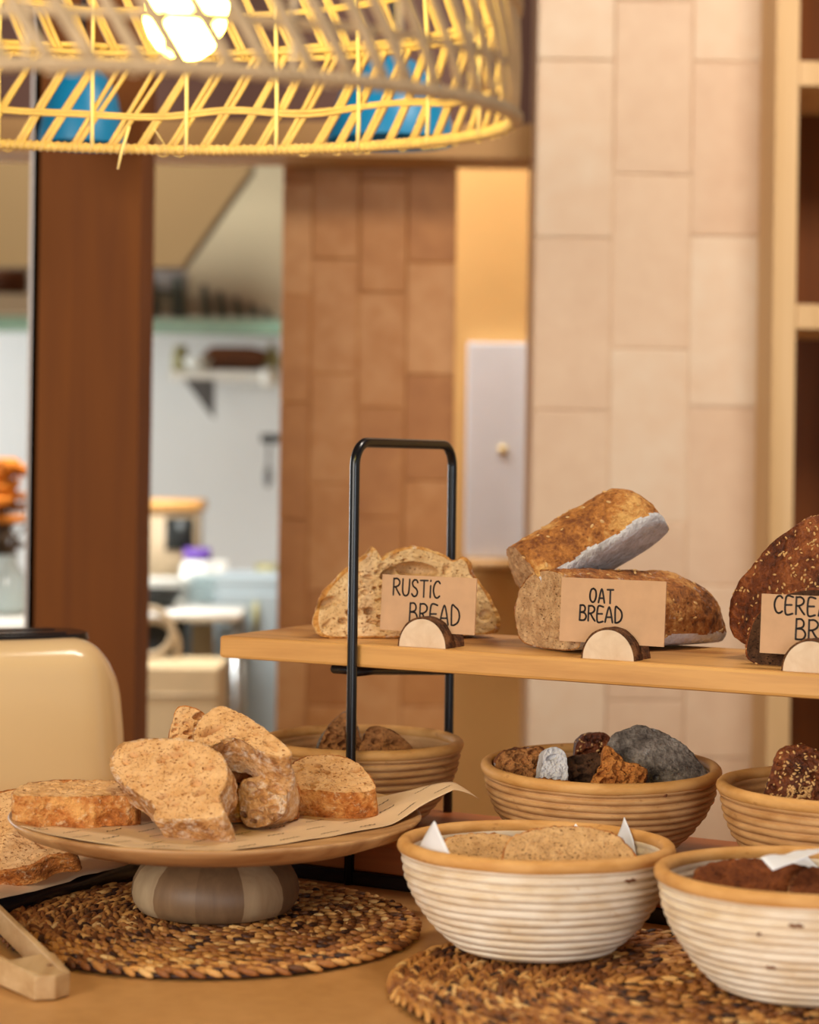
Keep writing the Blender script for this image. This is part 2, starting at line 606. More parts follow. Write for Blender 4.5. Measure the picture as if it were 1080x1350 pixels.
stand = empty('tiered_bread_stand', UV(0, 0, TZ), (0, 0, R(BA)), 'two tier wooden bread stand with black metal frame and tall looped handle', 'display stand')
h_up = ZB - TZ
mb = MB(); mb.box((0.43, 0.09, h_up - 0.0105), (0.86, 0.18, 0.021)); mb.build('upper_board', M['pale_wood'], stand, bevel=0.003)
mb = MB(); mb.box((0.43, 0.095, 0.0255), (0.86, 0.20, 0.025)); mb.build('lower_board', M['red_wood'], stand, bevel=0.002)
mb = MB()
for (c, s) in (((0.43, -0.002, 0.0065), (0.876, 0.012, 0.013)), ((0.43, 0.192, 0.0065), (0.876, 0.012, 0.013)),
               ((-0.002, 0.095, 0.0065), (0.012, 0.19, 0.013)), ((0.862, 0.095, 0.0065), (0.012, 0.19, 0.013))):
    mb.box(c, s)
mb.build('base_frame', M['black_metal'], stand, bevel=0.0015)
PU = 0.1505
top = CZ + 0.0145 - TZ
for u in (PU, 0.71):
    mb = MB()
    ya, yb, rr = -0.0065, 0.188, 0.022
    pts = [(u, ya, 0.0), (u, ya, 0.1), (u, ya, top - rr)]
    for k in range(1, 9):
        w = math.pi / 2 * k / 8
        pts.append((u, ya + rr * (1 - math.cos(w)), top - rr + rr * math.sin(w)))
    for k in range(9):
        w = math.pi / 2 * k / 8
        pts.append((u, yb - rr + rr * math.sin(w), top - rr + rr * math.cos(w)))
    pts += [(u, yb, 0.1), (u, yb, 0.0)]
    mb.tube(pts, 0.0047, 14)
    hd = mb.build('handle', M['black_metal'], stand)
    mb = MB()
    zc = h_up - 0.0255
    mb.tube([(u - 0.03, 0.012, zc), (u + 0.0, 0.012, zc)], 0.0042, 10)
    mb.tube([(u, ya, zc), (u, 0.03, zc - .001), (u, yb - .02, zc - .013), (u, yb, zc - .014)], 0.0042, 10)
    mb.tube([(u - 0.03, 0.012, zc), (u - 0.03, 0.168, zc), (u, 0.168, zc)], 0.0042, 10)
    mb.build('shelf_bracket', M['black_metal'], stand)

# ------------------------------------------------------------------ lettering
GL = {
    'R': (0.62, [[(0, 0), (0, 1)], [(0, .97), (.3, 1), (.52, .86), (.5, .66), (.28, .52), (0, .48)], [(.18, .5), (.38, .24), (.6, .02)]]),
    'U': (0.62, [[(0, 1), (0, .35), (.1, .08), (.3, 0), (.5, .1), (.58, .35), (.6, 1)]]),
    'S': (0.55, [[(.52, .84), (.4, .98), (.18, .98), (.04, .8), (.14, .6), (.4, .46), (.52, .26), (.42, .05), (.2, 0), (.02, .14)]]),
    'T': (0.66, [[(0, .98), (.66, 1.0)], [(.33, .98), (.34, 0)]]),
    'i': (0.12, [[(.06, .7), (.06, 0)], [(.05, .98), (.07, 1.02)]]),
    'C': (0.58, [[(.56, .88), (.4, 1), (.18, .92), (.03, .65), (.02, .35), (.16, .07), (.36, 0), (.57, .12)]]),
    'B': (0.58, [[(0, 0), (.02, 1)], [(.02, .98), (.3, 1), (.46, .84), (.4, .62), (.04, .52)], [(.04, .52), (.4, .5), (.58, .28), (.46, .05), (.2, 0), (0, .01)]]),
    'E': (0.5, [[(.5, .98), (.02, .97), (0, 0), (.5, .02)], [(.02, .5), (.42, .52)]]),
    'A': (0.68, [[(0, 0), (.32, 1), (.66, 0)], [(.12, .32), (.56, .34)]]),
    'D': (0.62, [[(.02, 0), (0, 1), (.26, .96), (.52, .76), (.6, .45), (.48, .16), (.22, .01), (.02, .0)]]),
    'O': (0.7, [[(.36, 1), (.12, .9), (0, .55), (.06, .18), (.3, 0), (.54, .1), (.68, .48), (.6, .86), (.36, 1)]]),
    'L': (0.46, [[(0, 1), (.0, .02), (.46, .02)]]),
}
def stroke(mb, pts, w, to3, lift=0.00025):
    pts = catmull(pts, 6, False) if len(pts) > 2 else np.array(pts, float)
    for i in range(len(pts) - 1):
        a, b = pts[i], pts[i + 1]
        d = b - a; L = np.linalg.norm(d)
        if L < 1e-9: continue
        nrm = np.array([-d[1], d[0]]) / L * w / 2
        mb.add([to3(*(a + nrm), lift), to3(*(a - nrm), lift), to3(*(b - nrm), lift), to3(*(b + nrm), lift)], [(0, 1, 2, 3)])
    for a in pts:
        q = [to3(a[0] + math.cos(t) * w / 2, a[1] + math.sin(t) * w / 2, lift) for t in np.linspace(0, 2 * math.pi, 8, endpoint=False)]
        mb.add(q, [tuple(range(8))])
def write(mb, text, x, z, h, wscale, gap, w, to3, slant=0.0):
    for ch in text:
        if ch == ' ':
            x += h * 0.5; continue
        adv, st = GL[ch]
        for s in st:
            stroke(mb, [(x + p[0] * h * wscale, z + p[1] * h + slant * (x + p[0] * h * wscale)) for p in s], w, to3)
        x += adv * h * wscale + gap
    return x

def card_holder(pxc, pxb, u, v, card_l, card_r, card_t, card_b, words, hl, cl, hr=0.0238, hwd=0.034, lift=0.012, cardtilt=0.0, cyaw=0.0):
    """half-log holder at (u, v) with a kraft card in its slot"""
    h = empty('log_card_holder', UV(u, v, ZB), (0, 0, R(BA)), hl, 'card holder', 'half log card holders on the upper board')
    n = 24
    ring = [(hr * math.cos(math.pi * k / n), hr * 1.08 * math.sin(math.pi * k / n)) for k in range(n + 1)]
    s0, s1 = 0.0145, 0.0165                # slot across the log
    zs = lift
    mb = MB()
    for (y0, y1) in ((0.0, s0), (s1, hwd)):
        vs = [(x, y0, z) for x, z in ring] + [(x, y1, z) for x, z in ring]
        m = n + 1
        mb.add(vs, [tuple(range(m - 1, -1, -1))] if False else [tuple(range(m)), tuple(range(2 * m - 1, m - 1, -1)), (0, m, 2 * m - 1, m - 1)][0:3])
    rl = [(x, z) for x, z in ring if z <= zs]
    # joint under the slot
    zr = [(x, min(z, zs)) for x, z in ring]
    m = n + 1
    vs = [(x, s0, z) for x, z in zr] + [(x, s1, z) for x, z in zr]
    mb.add(vs, [(i, i + 1, m + i + 1, m + i) for i in range(n)])
    mb.build('log_wood', M['log_end'], h, smooth=False)
    mb = MB()
    rnd = random.Random(int(u * 1000))
    for (y0, y1) in ((0.0005, s0), (s1, hwd)):
        ny = 8
        vs = []
        for j in range(ny + 1):
            y = y0 + (y1 - y0) * j / ny
            for k, (x, z) in enumerate(ring):
                e = 1.0 + 0.075 + 0.03 * noise.noise(Vector((x * 160, y * 220, z * 160 + u * 9)))
                if z < 0.0008: zz = 0.0
                else: zz = z * e
                vs.append((x * e, y, zz))
        m = n + 1
        fs = []
        for j in range(ny):
            for k in range(n):
                a = j * m + k
                fs.append((a, a + 1, a + m + 1, a + m))
        # end rims joining bark to wood
        o2 = len(vs)
        vs += [(x, y0, z) for x, z in ring] + [(x, y1, z) for x, z in ring]
        for k in range(n):
            fs.append((k, o2 + k, o2 + k + 1, k + 1))
            a = ny * m + k
            fs.append((a, a + 1, o2 + m + k + 1, o2 + m + k))
        mb.add(vs, fs)
    mb.build('bark', M['bark'], h)
    # the card
    base = UV(u, v, ZB) + W * 0.0155 + Vector((0, 0, zs + 0.0004))
    d = base.y
    k = d / F / math.cos(R(BA + cyaw))
    cx = P(0, 0, 1)
    # left and right card edges relative to the holder axis
    ref = 540 + (base.x / base.y) * F
    x0, x1 = (card_l - ref) * k, (card_r - ref) * k
    hh = (card_b - card_t) * d / F
    c = empty('bread_name_card', base, frame(BA + cyaw, 4 + cardtilt, 0), cl, 'card', 'kraft bread name cards')
    mb = MB(); mb.box(((x0 + x1) / 2, 0, hh / 2), (x1 - x0, 0.0014, hh)); mb.build('card_sheet', M['kraft'], c, smooth=False)
    mb = MB()
    for (txt, px, pyb, hpx, wsc, gap) in words:
        write(mb, txt, (px - ref) * k, (card_b - pyb) * d / F, hpx * d / F, wsc, gap * k, 0.0017, lambda x, z, l: Vector((x, -0.00075 - l, z)), -0.02)
    mb.build('lettering', M['ink'], c, smooth=False)

card_holder(566, 853, 0.214, 0.010, 504, 628, 760, 834, [('RUSTiC', 520, 788, 22, 0.76, 3.0), ('BREAD', 543, 822, 25, 0.78, 3.5)],
            'half log card holder in front of the rustic bread', 'kraft card lettered RUSTIC BREAD in black marker')
card_holder(810, 872, 0.398, 0.006, 744, 875, 772, 857, [('OAT', 781, 804, 18, 0.72, 3.0), ('BREAD', 769, 829, 20, 0.80, 2.8)],
            'half log card holder in front of the oat bread', 'kraft card lettered OAT BREAD in black marker')
card_holder(1074, 889, 0.578, 0.006, 1012, 1150, 781, 860, [('CEREAL', 1028, 807, 23, 0.84, 4.0), ('BREAD', 1055, 840, 27, 0.84, 4.0)],
            'half log card holder at the right end in front of the cereal bread', 'kraft card lettered CEREAL BREAD in black marker')

# ------------------------------------------------------------------ breads on the upper board
bread_px('rustic_loaf', [(414, 822), (418, 798), (432, 774), (452, 754), (474, 737), (487, 730), (491, 722), (497, 726), (500, 738), (512, 730), (530, 723), (546, 720),
                         (566, 724), (586, 731), (601, 738), (612, 734), (620, 742), (624, 755), (638, 772), (650, 792), (659, 812), (660, 826), (652, 834), (630, 837), (560, 840), (480, 841), (426, 840)],
         1.945, 0.078, yaw=8, tilt=2, label='halved rustic white loaf with its holey cut face behind the rustic bread card', crumb_m='rustic_crumb', crust_m='rustic_crust', end='dome',
         N=260, K=70, holes=190, hole=(0.0006, 0.0032), big=[(513, 756, .009, .0045, .5, .020), (549, 752, .020, .0075, -.1, .022), (431, 795, .0085, .0042, .6, .013), (467, 808, .0075, .004, 0, .015),
                                                             (487, 806, .005, .0035, 0, .014), (453, 819, .005, .003, 0, .010), (640, 812, .006, .004, .3, .006), (503, 822, .006, .003, 0, .006)],
         rough=0.0035, seed=3, flat_base=True, crust_w=0.05, cat='bread', sharp=6)

# oat loaves
oat_ax = 62    # direction of the loaf's length from the view axis
oatface = [(-.046, .012), (-.05, .03), (-.042, .05), (-.022, .064), (.004, .068), (.028, .062), (.046, .046), (.052, .028), (.048, .01), (.036, .002), (0, .0), (-.034, .002)]
def tp(t):
    return 1.0 - 0.06 * t if t < 0.55 else max(0.03, (1 - ((t - 0.55) / 0.455) ** 2.4)) ** 0.5 * 0.967
bread('oat_loaf', [(x * 1.04, z * 1.05) for x, z in oatface], 0.198, P(722, 857, 1.845) + Vector((0, 0, 0.001)), frame(-57, 0, 0), 'oat loaf lying behind the oat bread card with pale cut end',
      None, 'oat_crumb', 'oat_brown_crust', 'dome', N=200, K=44, Mj=44, holes=110, hole=(0.0006, 0.002), rough=0.0030, seed=5, flat_base=True,
      base_m='flour_base', base_h=0.012, seeds=90, seed_m='oat_flake', seed_size=0.0024, taper=tp)
oat2 = [(-.034, .004), (-.042, .020), (-.036, .040), (-.016, .052), (.008, .054), (.03, .046), (.042, .03), (.044, .012), (.036, .002), (0, 0)]
def rotm(xa, ya, za):
    return Matrix((xa, ya, za)).transposed()
# upper oat loaf: its length runs up to the right, its floured flat base faces down to the right
L = Vector((0.85, 0.20, 0.49)).normalized()
Bn = Vector((0.45, -0.36, -0.80)); Bn = (Bn - L * Bn.dot(L)).normalized()   # base normal
Zl = -Bn
Xl = L.cross(Zl).normalized()
bread('oat_loaf', [(x * 1.10, z * 1.14) for x, z in oat2], 0.140, P(715, 797, 1.895), rotm(Xl, L, Zl), 'oat half loaf leaning up on top of the other oat loaf with white floured underside',
      None, 'oat_crumb', 'oat_crust', 'dome', N=200, K=40, Mj=40, holes=60, hole=(0.0006, 0.002), rough=0.0030, seed=8, flat_base=True,
      base_m='flour_base', base_h=0.010, seeds=60, seed_m='oat_flake', seed_size=0.0026, taper=lambda t: 1.0 if t < .7 else max(0.03, (1 - ((t - 0.7) / 0.303) ** 2.6)) ** 0.5)

# cereal breads
cerf = [(-.108, .012), (-.122, .04), (-.108, .074), (-.074, .108), (-.03, .132), (.02, .14), (.07, .13), (.11, .095), (.12, .045), (.108, .006), (0, 0)]
bread('cereal_loaf', cerf, 0.09, UV(0.600, 0.088, ZB + .001), frame(-30, -2, 0), 'large dark seeded loaf with domed crust behind the cereal bread card',
      None, 'cereal_crumb', 'cereal_crust', 'dome', N=240, K=30, Mj=36, holes=20, rough=0.0035, seed=11, flat_base=True, front='crust', bulge=0.018,
      seeds=2200, seed_size=0.0018)
bread_px('cereal_loaf', [(984, 866), (986, 838), (996, 812), (1016, 792), (1045, 780), (1080, 776), (1120, 784), (1148, 812), (1156, 850), (1150, 880), (1120, 890), (1060, 888), (1010, 880)],
         1.722, 0.026, yaw=-27, tilt=2, label='dark cereal bread half standing cut side forward just behind the cereal bread card', crumb_m='cereal_crumb', crust_m='cereal_crust', end='dome',
         N=200, K=44, holes=60, hole=(0.0008, 0.002), rough=0.002, seed=13, flat_base=True, seeds=260, seed_size=0.0017)

# ------------------------------------------------------------------ bowls
def bowl_prof(Rr, H, n):
    key = [(0, .52), (.06, .60), (.16, .69), (.3, .78), (.5, .88), (.72, .95), (1.0, .985)]
    hs = [k[0] for k in key]; rs = [k[1] for k in key]
    out = []
    per = 8
    for i in range(n):
        for k in range(per):
            h = (i + k / per) / n
            base = np.interp(h, hs, rs) * Rr
            out.append((base - 0.0040 + 0.0040 * abs(math.sin(math.pi * k / per)) ** 0.5, h * H))
    out.append((np.interp(1, hs, rs) * Rr - 0.003, H))
    inner = []
    for i in range(n, 0, -1):
        for k in range(4):
            h = (i - k / 4) / n
            base = np.interp(h, hs, rs) * Rr - 0.0085
            inner.append((base + 0.0016 - 0.0016 * abs(math.sin(math.pi * k / 4)), max(h * H, 0.0)))
    return out, inner

BOWLS = {}
def bowl(key, px, py, d, Rr, H, z0, label, m, n=12, tiltx=0.0, stains=(), seed=1, loc=None):
    c = P(px, py, d) if loc is None else Vector(loc)
    root = empty('banneton_bowl', (c.x, c.y, z0), (R(tiltx), 0, 0), label, 'bowl', 'coiled cane proofing bowls')
    out, inner = bowl_prof(Rr, H, n)
    inner = [(r, z) for r, z in inner if z > 0.008]
    def wob(r, z, w):
        q = Vector((math.cos(w) * 2.3, math.sin(w) * 2.3, z * 160 + seed * 7))
        e = 0.0007 * noise.noise(q)
        return r + e, z + 0.0006 * noise.noise(q + Vector((9, 3, 1))) * (1 if z > 0.002 else 0)
    mb = MB()
    prof = [(out[0][0] - 0.004, 0.0)] + out + inner + [(inner[-1][0] - 0.004, 0.007)]
    mb.lathe(prof, 128, wob)
    mb.build('coiled_wall', M[m], root)
    mb = MB()
    ringp = []
    rim = []
    for k in range(128):
        w = 2 * math.pi * k / 128
        q = Vector((math.cos(w) * 2, math.sin(w) * 2, seed * 3.0))
        r = Rr - 0.0055 + 0.0007 * noise.noise(q)
        ringp.append((r * math.cos(w), r * math.sin(w), H + 0.0015 + 0.0006 * noise.noise(q + Vector((5, 5, 5)))))
    mb.tube(ringp, 0.0055, 12, True)
    mb.build('rim', M['coil_rim'], root)
    for (ang, hz, wd) in stains:
        h = hz
        key_h = [0, .06, .16, .3, .5, .72, 1.0]; key_r = [.52, .60, .69, .78, .88, .95, .985]
        r = np.interp(h, key_h, key_r) * Rr + 0.0002
        mb = MB()
        pts = []
        for k in range(7):
            a = R(ang) + wd * (k / 6 - .5)
            pts.append((r * math.cos(a), r * math.sin(a), h * H + 0.0004 * math.sin(k * 2)))
        mb.tube(pts, [0.0004, 0.0012, 0.0014, 0.0011, 0.0014, 0.0012, 0.0004], 6)
        mb.build('coil_joint', M['stain'], root)
    BOWLS[key] = (root, c, Rr, H, z0)
    return root

MT = TZ + 0.008                    # top of the woven mats
LB = TZ + 0.038                    # top of the lower board
bowl('front', 707, 1113, 1.603, 0.109, 0.0785, MT, 'white floured cane bowl with pale brown bread on the woven mat', 'coil_white', 12, -1.8, [(-52, .87, .11)], 1)
bowl('corner', 1062, 1144, 1.488, 0.109, 0.081, MT, 'white floured cane bowl of dark brown bread at the bottom right corner', 'coil_white', 13, -1.6, [(-104, .82, .10), (-118, .72, .03), (-115, .42, .08)], 2)
bowl('middle', 792, 1012, 1.856, 0.109, 0.073, LB, 'tan cane bowl holding the charcoal grey loaf on the lower board', 'coil_tan', 11, 1.6, [(-64, .94, .03)], 3)
bowl('back', 478, 975, 1.985, 0.0985, 0.075, LB, 'tan cane bowl behind the front handle post at the stand left end', 'coil_tan', 11, 0.0, [], 4)
bowl('right', 1117, 1041, 1.72, 0.109, 0.078, LB, 'tan cane bowl at the right edge with black sesame crusted bread', 'coil_tan', 11, 0.0, [], 5)

def napkin(key, tips, label, mat='white_paper', seed=1, z_in=0.009, crump=0.0015, extra=None):
    """a paper liner that stays under the rim except at its tips: (angle, half width, rise) each"""
    root, c, Rr, H, z0 = BOWLS[key]
    hs = [0, .06, .16, .3, .5, .72, 1.0]; rs = [.52, .60, .69, .78, .88, .95, .985]
    path = [(0.0, z_in), (rs[0] * Rr - 0.012, z_in)]
    for i in range(1, 13):
        h = i / 12
        path.append((np.interp(h, hs, rs) * Rr - 0.0125, max(z_in, h * H)))
    path.append((path[-1][0] + 0.0015, H + 0.04))
    path = np.array(path)
    s = np.r_[0, np.cumsum(np.linalg.norm(np.diff(path, axis=0), axis=1))]
    base = s[-2] - 0.020
    n = 240; m = 30
    vs = []
    for i in range(m + 1):
        for k in range(n):
            w = 2 * math.pi * k / n
            L = base + 0.004 * math.sin(4 * w + seed)
            for (ta, tw_, hgt) in tips:
                dd = abs((math.degrees(w) - ta + 180) % 360 - 180) / tw_
                L = max(L, base + (hgt + 0.020) * (1 - dd)) if dd < 1 else L
            t = L * i / m
            r = np.interp(t, s, path[:, 0]); z = np.interp(t, s, path[:, 1])
            q = Vector((r * math.cos(w) * 45, r * math.sin(w) * 45, z * 45 + seed * 5))
            e = crump * noise.noise(q) * min(1, t / 0.03)
            over = max(0.0, z - H)
            r = r - abs(e) * 0.9 - over * 0.15
            vs.append((r * math.cos(w), r * math.sin(w), z + abs(e) * 0.5))
    fs = []
    for i in range(m):
        for k in range(n):
            k2 = (k + 1) % n
            fs.append((i * n + k, i * n + k2, (i + 1) * n + k2, (i + 1) * n + k))
    mb = MB(); mb.add(vs, fs)
    o = mb.build('paper_napkin', M[mat], None, solid=0.0004)
    o.location = (c.x, c.y, z0); o.rotation_euler = root.rotation_euler
    tag(o, label, 'napkin', 'paper napkins lining the bowls')
    if extra:
        inv = (Matrix.Translation((c.x, c.y, z0)) @ Euler(root.rotation_euler).to_matrix().to_4x4()).inverted()
        mb = MB()
        q = [inv @ P(px, py, d) for (px, py, d) in extra]
        nn = 10; vs = []
        for i in range(nn + 1):
            for j in range(nn + 1):
                a = q[0].lerp(q[1], i / nn); b = q[3].lerp(q[2], i / nn)
                v = a.lerp(b, j / nn)
                v = v + Vector((0, 0.0015 * noise.noise(v * 60), 0.002 * noise.noise(v * 55 + Vector((3, 3, 3)))))
                vs.append(v)
        mb.add(vs, [(i * (nn + 1) + j, (i + 1) * (nn + 1) + j, (i + 1) * (nn + 1) + j + 1, i * (nn + 1) + j + 1) for i in range(nn) for j in range(nn)])
        mb.build('folded_corner', M[mat], o, solid=0.0004)
    return o

napkin('front', [(209, 30, .027), (66, 12, .007), (36, 13, .017)], 'white paper napkin lining the bowl of pale brown bread', seed=1)
napkin('corner', [(80, 16, .004)], 'white paper napkin lining the bowl of dark brown bread', seed=2,
       extra=[(1019, 1147, 1.475), (1003, 1131, 1.49), (1066, 1119, 1.53), (1092, 1120, 1.50)])

def in_bowl(key, name, ol, depth, dx, dy, dz, rot, label, **kw):
    root, c, Rr, H, z0 = BOWLS[key]
    return bread(name, ol, depth, (c.x + dx, c.y + dy, z0 + dz), rot, label, 'bread pieces in the bowls', **kw)
half = [(-.056, .002), (-.062, .018), (-.05, .038), (-.026, .05), (.004, .053), (.032, .048), (.054, .034), (.06, .016), (.054, .002), (0, 0)]
slab = [(-.05, 0), (-.055, .02), (-.046, .046), (-.02, .058), (.02, .057), (.046, .044), (.055, .02), (.05, 0)]
GB = 'bread pieces in the bowls'
def piece(name, pts, d, depth, label, **kw):
    return bread_px(name, pts, d, depth, label=label, group=GB, **kw)
# front bowl
in_bowl('front', 'brown_bread_slice', slab, 0.022, -.040, -.022, .055, frame(-16, 60, 4), 'light brown bread slice lying in the left half of the front bowl',
        crumb_m='light_crumb', crust_m='slice_crust', seed=21, holes=70, hole=(.0006, .002), crumby=.0016, rough=.003)
in_bowl('front', 'brown_bread_slice', slab, 0.022, .030, -.044, .060, frame(12, 52, -4), 'light brown bread slice lying in the right half of the front bowl',
        crumb_m='light_crumb', crust_m='slice_crust', seed=22, holes=70, hole=(.0006, .002), crumby=.0016, rough=.003)
in_bowl('front', 'brown_bread_slice', slab, 0.022, .0, -.01, .032, frame(20, 88, 0), 'light brown bread slice beneath the others in the front bowl',
        crumb_m='light_crumb', crust_m='slice_crust', seed=23, holes=30)
# corner bowl
in_bowl('corner', 'rye_bread_slice', slab, 0.03, -.034, -.006, .054, frame(-12, 56, 0), 'dark brown bread piece left of the napkin corner in the corner bowl',
        crumb_m='rye_crumb', crust_m='dark_crust', seed=24, holes=60, hole=(.0006, .0018), crumby=.0018, rough=.004)
in_bowl('corner', 'rye_bread_slice', slab, 0.03, .046, -.022, .056, frame(14, 58, 0), 'dark brown bread piece right of the napkin corner in the corner bowl',
        crumb_m='rye_crumb', crust_m='dark_crust', seed=25, holes=60, hole=(.0006, .0018), seeds=60, seed_size=.0014, crumby=.0018, rough=.004)
# middle bowl
piece('charcoal_loaf', [(800, 1062), (794, 1030), (796, 995), (803, 974), (822, 960), (848, 957), (876, 966), (902, 984), (922, 1004), (935, 1024), (932, 1040), (905, 1058), (860, 1068)],
      1.835, 0.062, 'grey charcoal loaf half standing up out of the middle bowl', yaw=-6, tilt=16, crumb_m='orange_crumb', crust_m='char_crust', front='crust', end='dome', bulge=.010, rough=.004, crumby=.0016,
      seed=26, N=220, K=44, holes=16, hole=(.001, .003))
piece('torn_bread_piece', [(778, 1060), (782, 1030), (792, 1008), (797, 986), (806, 984), (822, 1002), (846, 1012), (852, 1024), (838, 1044), (820, 1062)], 1.803, 0.022,
      'torn orange brown crumb lump at the left foot of the charcoal loaf', tilt=14, crumb_m='orange_crumb', crust_m='orange_crumb', rough=.005, crumby=.0028, seed=27, bulge=.006)
piece('seeded_bread_piece', [(758, 1040), (758, 990), (764, 974), (778, 968), (800, 968), (808, 985), (808, 1040)], 1.87, 0.03,
      'dark seeded bread piece standing behind the charcoal loaf left side', tilt=6, crumb_m='cereal_crumb', crust_m='cereal_crust', seed=28, seeds=120, seed_size=.0018, front='crust')
piece('dark_bread_slice', [(738, 1056), (736, 1012), (748, 998), (772, 993), (792, 996), (796, 1056)], 1.838, 0.022,
      'nearly black bread slice between the brown slice and charcoal loaf', tilt=20, crumb_m='cereal_crumb', crust_m='cereal_crust', seed=30)
piece('brown_bread_slice', [(664, 1038), (652, 1016), (655, 1000), (666, 990), (694, 986), (716, 986), (720, 1010), (718, 1044), (684, 1046)], 1.845, 0.03,
      'brown bread slice at the left side of the middle bowl', tilt=24, yaw=6, crumb_m='brown_crumb', crust_m='dark_crust', seed=29, rough=.005, crumby=.0025, bulge=.004)
piece('floured_bread_end', [(712, 1044), (716, 1004), (722, 987), (738, 987), (748, 1000), (744, 1044)], 1.826, 0.022,
      'white floured bread end beside the brown slice in the middle bowl', tilt=12, yaw=10, crumb_m='flour_base', crust_m='flour_base', seed=37, holes=4)
piece('crumbly_bread_slice', [(690, 1066), (694, 1034), (720, 1026), (760, 1030), (786, 1036), (790, 1066)], 1.80, 0.022,
      'crumbly orange brown slice lowest at the front of the middle bowl', tilt=48, crumb_m='orange_crumb', crust_m='dark_crust', seed=38, rough=.005, crumby=.003)
# back bowl
piece('grey_bread_slice', [(420, 1004), (422, 978), (432, 958), (444, 945), (454, 938), (464, 941), (472, 956), (478, 1004)], 1.99, 0.022,
      'grey brown holey bread slice leaning up in the back bowl', yaw=10, tilt=16, crumb_m='brown_crumb', crust_m='char_crust', seed=31, holes=60, hole=(.001, .004))
piece('dark_bread_slice', [(476, 1004), (480, 966), (490, 957), (506, 958), (530, 972), (546, 988), (548, 1004)], 1.955, 0.03,
      'dark brown bread wedge lying right in the back bowl', tilt=26, yaw=-8, crumb_m='brown_crumb', crust_m='dark_crust', seed=32, rough=.004)
in_bowl('back', 'orange_bread_slice', slab, 0.02, -.012, -.016, .046, frame(0, 78, 0), 'orange brown bread slice lying flat in the back bowl', crumb_m='orange_crumb', crust_m='slice_crust', seed=33)
# right bowl
piece('sesame_bread_piece', [(1004, 1080), (1006, 1050), (1014, 1022), (1022, 996), (1034, 985), (1050, 983), (1070, 988), (1090, 1000), (1104, 1030), (1106, 1080)], 1.69, 0.05,
      'black sesame crusted bread piece standing in the right bowl', tilt=8, yaw=-6, crumb_m='cereal_crumb', crust_m='cereal_crust', end='dome', front='crust', bulge=.012, seed=34, seeds=320, seed_size=.0018, rough=.004)
in_bowl('right', 'dark_bread_slice', slab, 0.025, -.020, -.012, .040, frame(0, 84, 0), 'dark crumbly bread slice lying flat in the right bowl', crumb_m='rye_crumb', crust_m='cereal_crust', seed=35, seeds=40, rough=.004, crumby=.002)

# ------------------------------------------------------------------ woven mats
def woven_mat(c, Rr, label, seed, sy=1.0):
    rnd = random.Random(seed)
    mb = MB()
    pitch = 0.0105
    n = int(Rr / pitch)
    mb.lathe([(0.001, .0008), (Rr * .5, .0008), (Rr - .004, .0008), (Rr - .002, .003), (Rr - .005, .0045), (Rr * .5, .0045), (0.001, .0045)], 72, tint=0.0)
    for i in range(n):
        r = Rr - pitch * (i + 0.5)
        cnt = max(5, int(2 * math.pi * r / 0.0125))
        ph = rnd.random()
        ringt = rnd.uniform(-.08, .08)
        for j in range(cnt):
            for s in (-1, 1):
                a = 2 * math.pi * (j + ph + 0.5 * (s > 0)) / cnt
                rr = r + s * pitch * 0.24
                p = Vector((rr * math.cos(a), rr * math.sin(a), 0.0052 + rnd.uniform(-.0006, .0008)))
                q = Euler((rnd.uniform(-.2, .2), rnd.uniform(-.1, .1) + 0.22, a + math.pi / 2 - s * R(27) + rnd.uniform(-.12, .12))).to_matrix()
                mb.ell(p, (0.0092 * rnd.uniform(.85, 1.15), 0.0029 * rnd.uniform(.8, 1.2), 0.0026), q, 7, 5, min(1, max(0, rnd.gauss(.44, .25) + ringt)))
    for _ in range(14):
        a = rnd.random() * 6.28; r = Rr * math.sqrt(rnd.random()) * .95
        p = Vector((r * math.cos(a), r * math.sin(a), .008)); b = rnd.random() * 6.28; l = rnd.uniform(.006, .014)
        mb.tube([p, p + Vector((math.cos(b) * l * .5, math.sin(b) * l * .5, .002)), p + Vector((math.cos(b) * l, math.sin(b) * l, .001))], .0004, 5, tint=.9)
    o = mb.build('woven_placemat', M['weave'])
    o.location = (c[0], c[1], TZ + 0.0002); o.scale = (1, sy, 1)
    return tag(o, label, 'placemat', 'round braided seagrass placemats')
woven_mat((-0.158, 1.690), 0.172, 'round braided seagrass mat under the wooden cake stand', 1)
woven_mat((0.168, 1.505), 0.178, 'round braided seagrass mat under the two white bowls', 2)

# ------------------------------------------------------------------ cake stand
cs = Vector((-0.158, 1.722, MT + 0.0006))
stand2 = empty('cake_stand', cs, (0, 0, 0), 'footed wooden cake stand piled with bread slices', 'cake stand')
PH = (CZ - 0.306) - cs.z             # plate's upper surface above the mat
mb = MB()
NS = 11
rnd = random.Random(4)
prof = [(.055, 0.0), (.064, .003), (.069, .010), (.0705, .018), (.069, .027), (.064, .036), (.056, .043), (.049, .047), (.047, .050), (.048, PH - .022)]
for sct in range(NS):
    w0, w1 = 2 * math.pi * sct / NS, 2 * math.pi * (sct + 1) / NS
    t = [.25, .72, .38, .66, .5, .22, .8, .42, .3, .68, .26][sct % 11]
    vs = []
    for (r, z) in prof:
        for k in range(7):
            w = w0 + (w1 - w0) * k / 6
            vs.append((r * math.cos(w), r * math.sin(w), z))
    mb.add(vs, [(i * 7 + k, i * 7 + k + 1, (i + 1) * 7 + k + 1, (i + 1) * 7 + k) for i in range(len(prof) - 1) for k in range(6)], t)
mb.build('pedestal', M['staves'], stand2)
RP = 0.1725
mb = MB()
pp = [(.001, PH - .022), (.05, PH - .022), (.10, PH - .019), (.14, PH - .012), (.165, PH - .003), (RP - .002, PH + .003), (RP, PH + .0055), (RP - .0015, PH + .0072), (RP - .005, PH + .0062), (.15, PH + .0016), (.12, PH), (.06, PH), (.001, PH)]
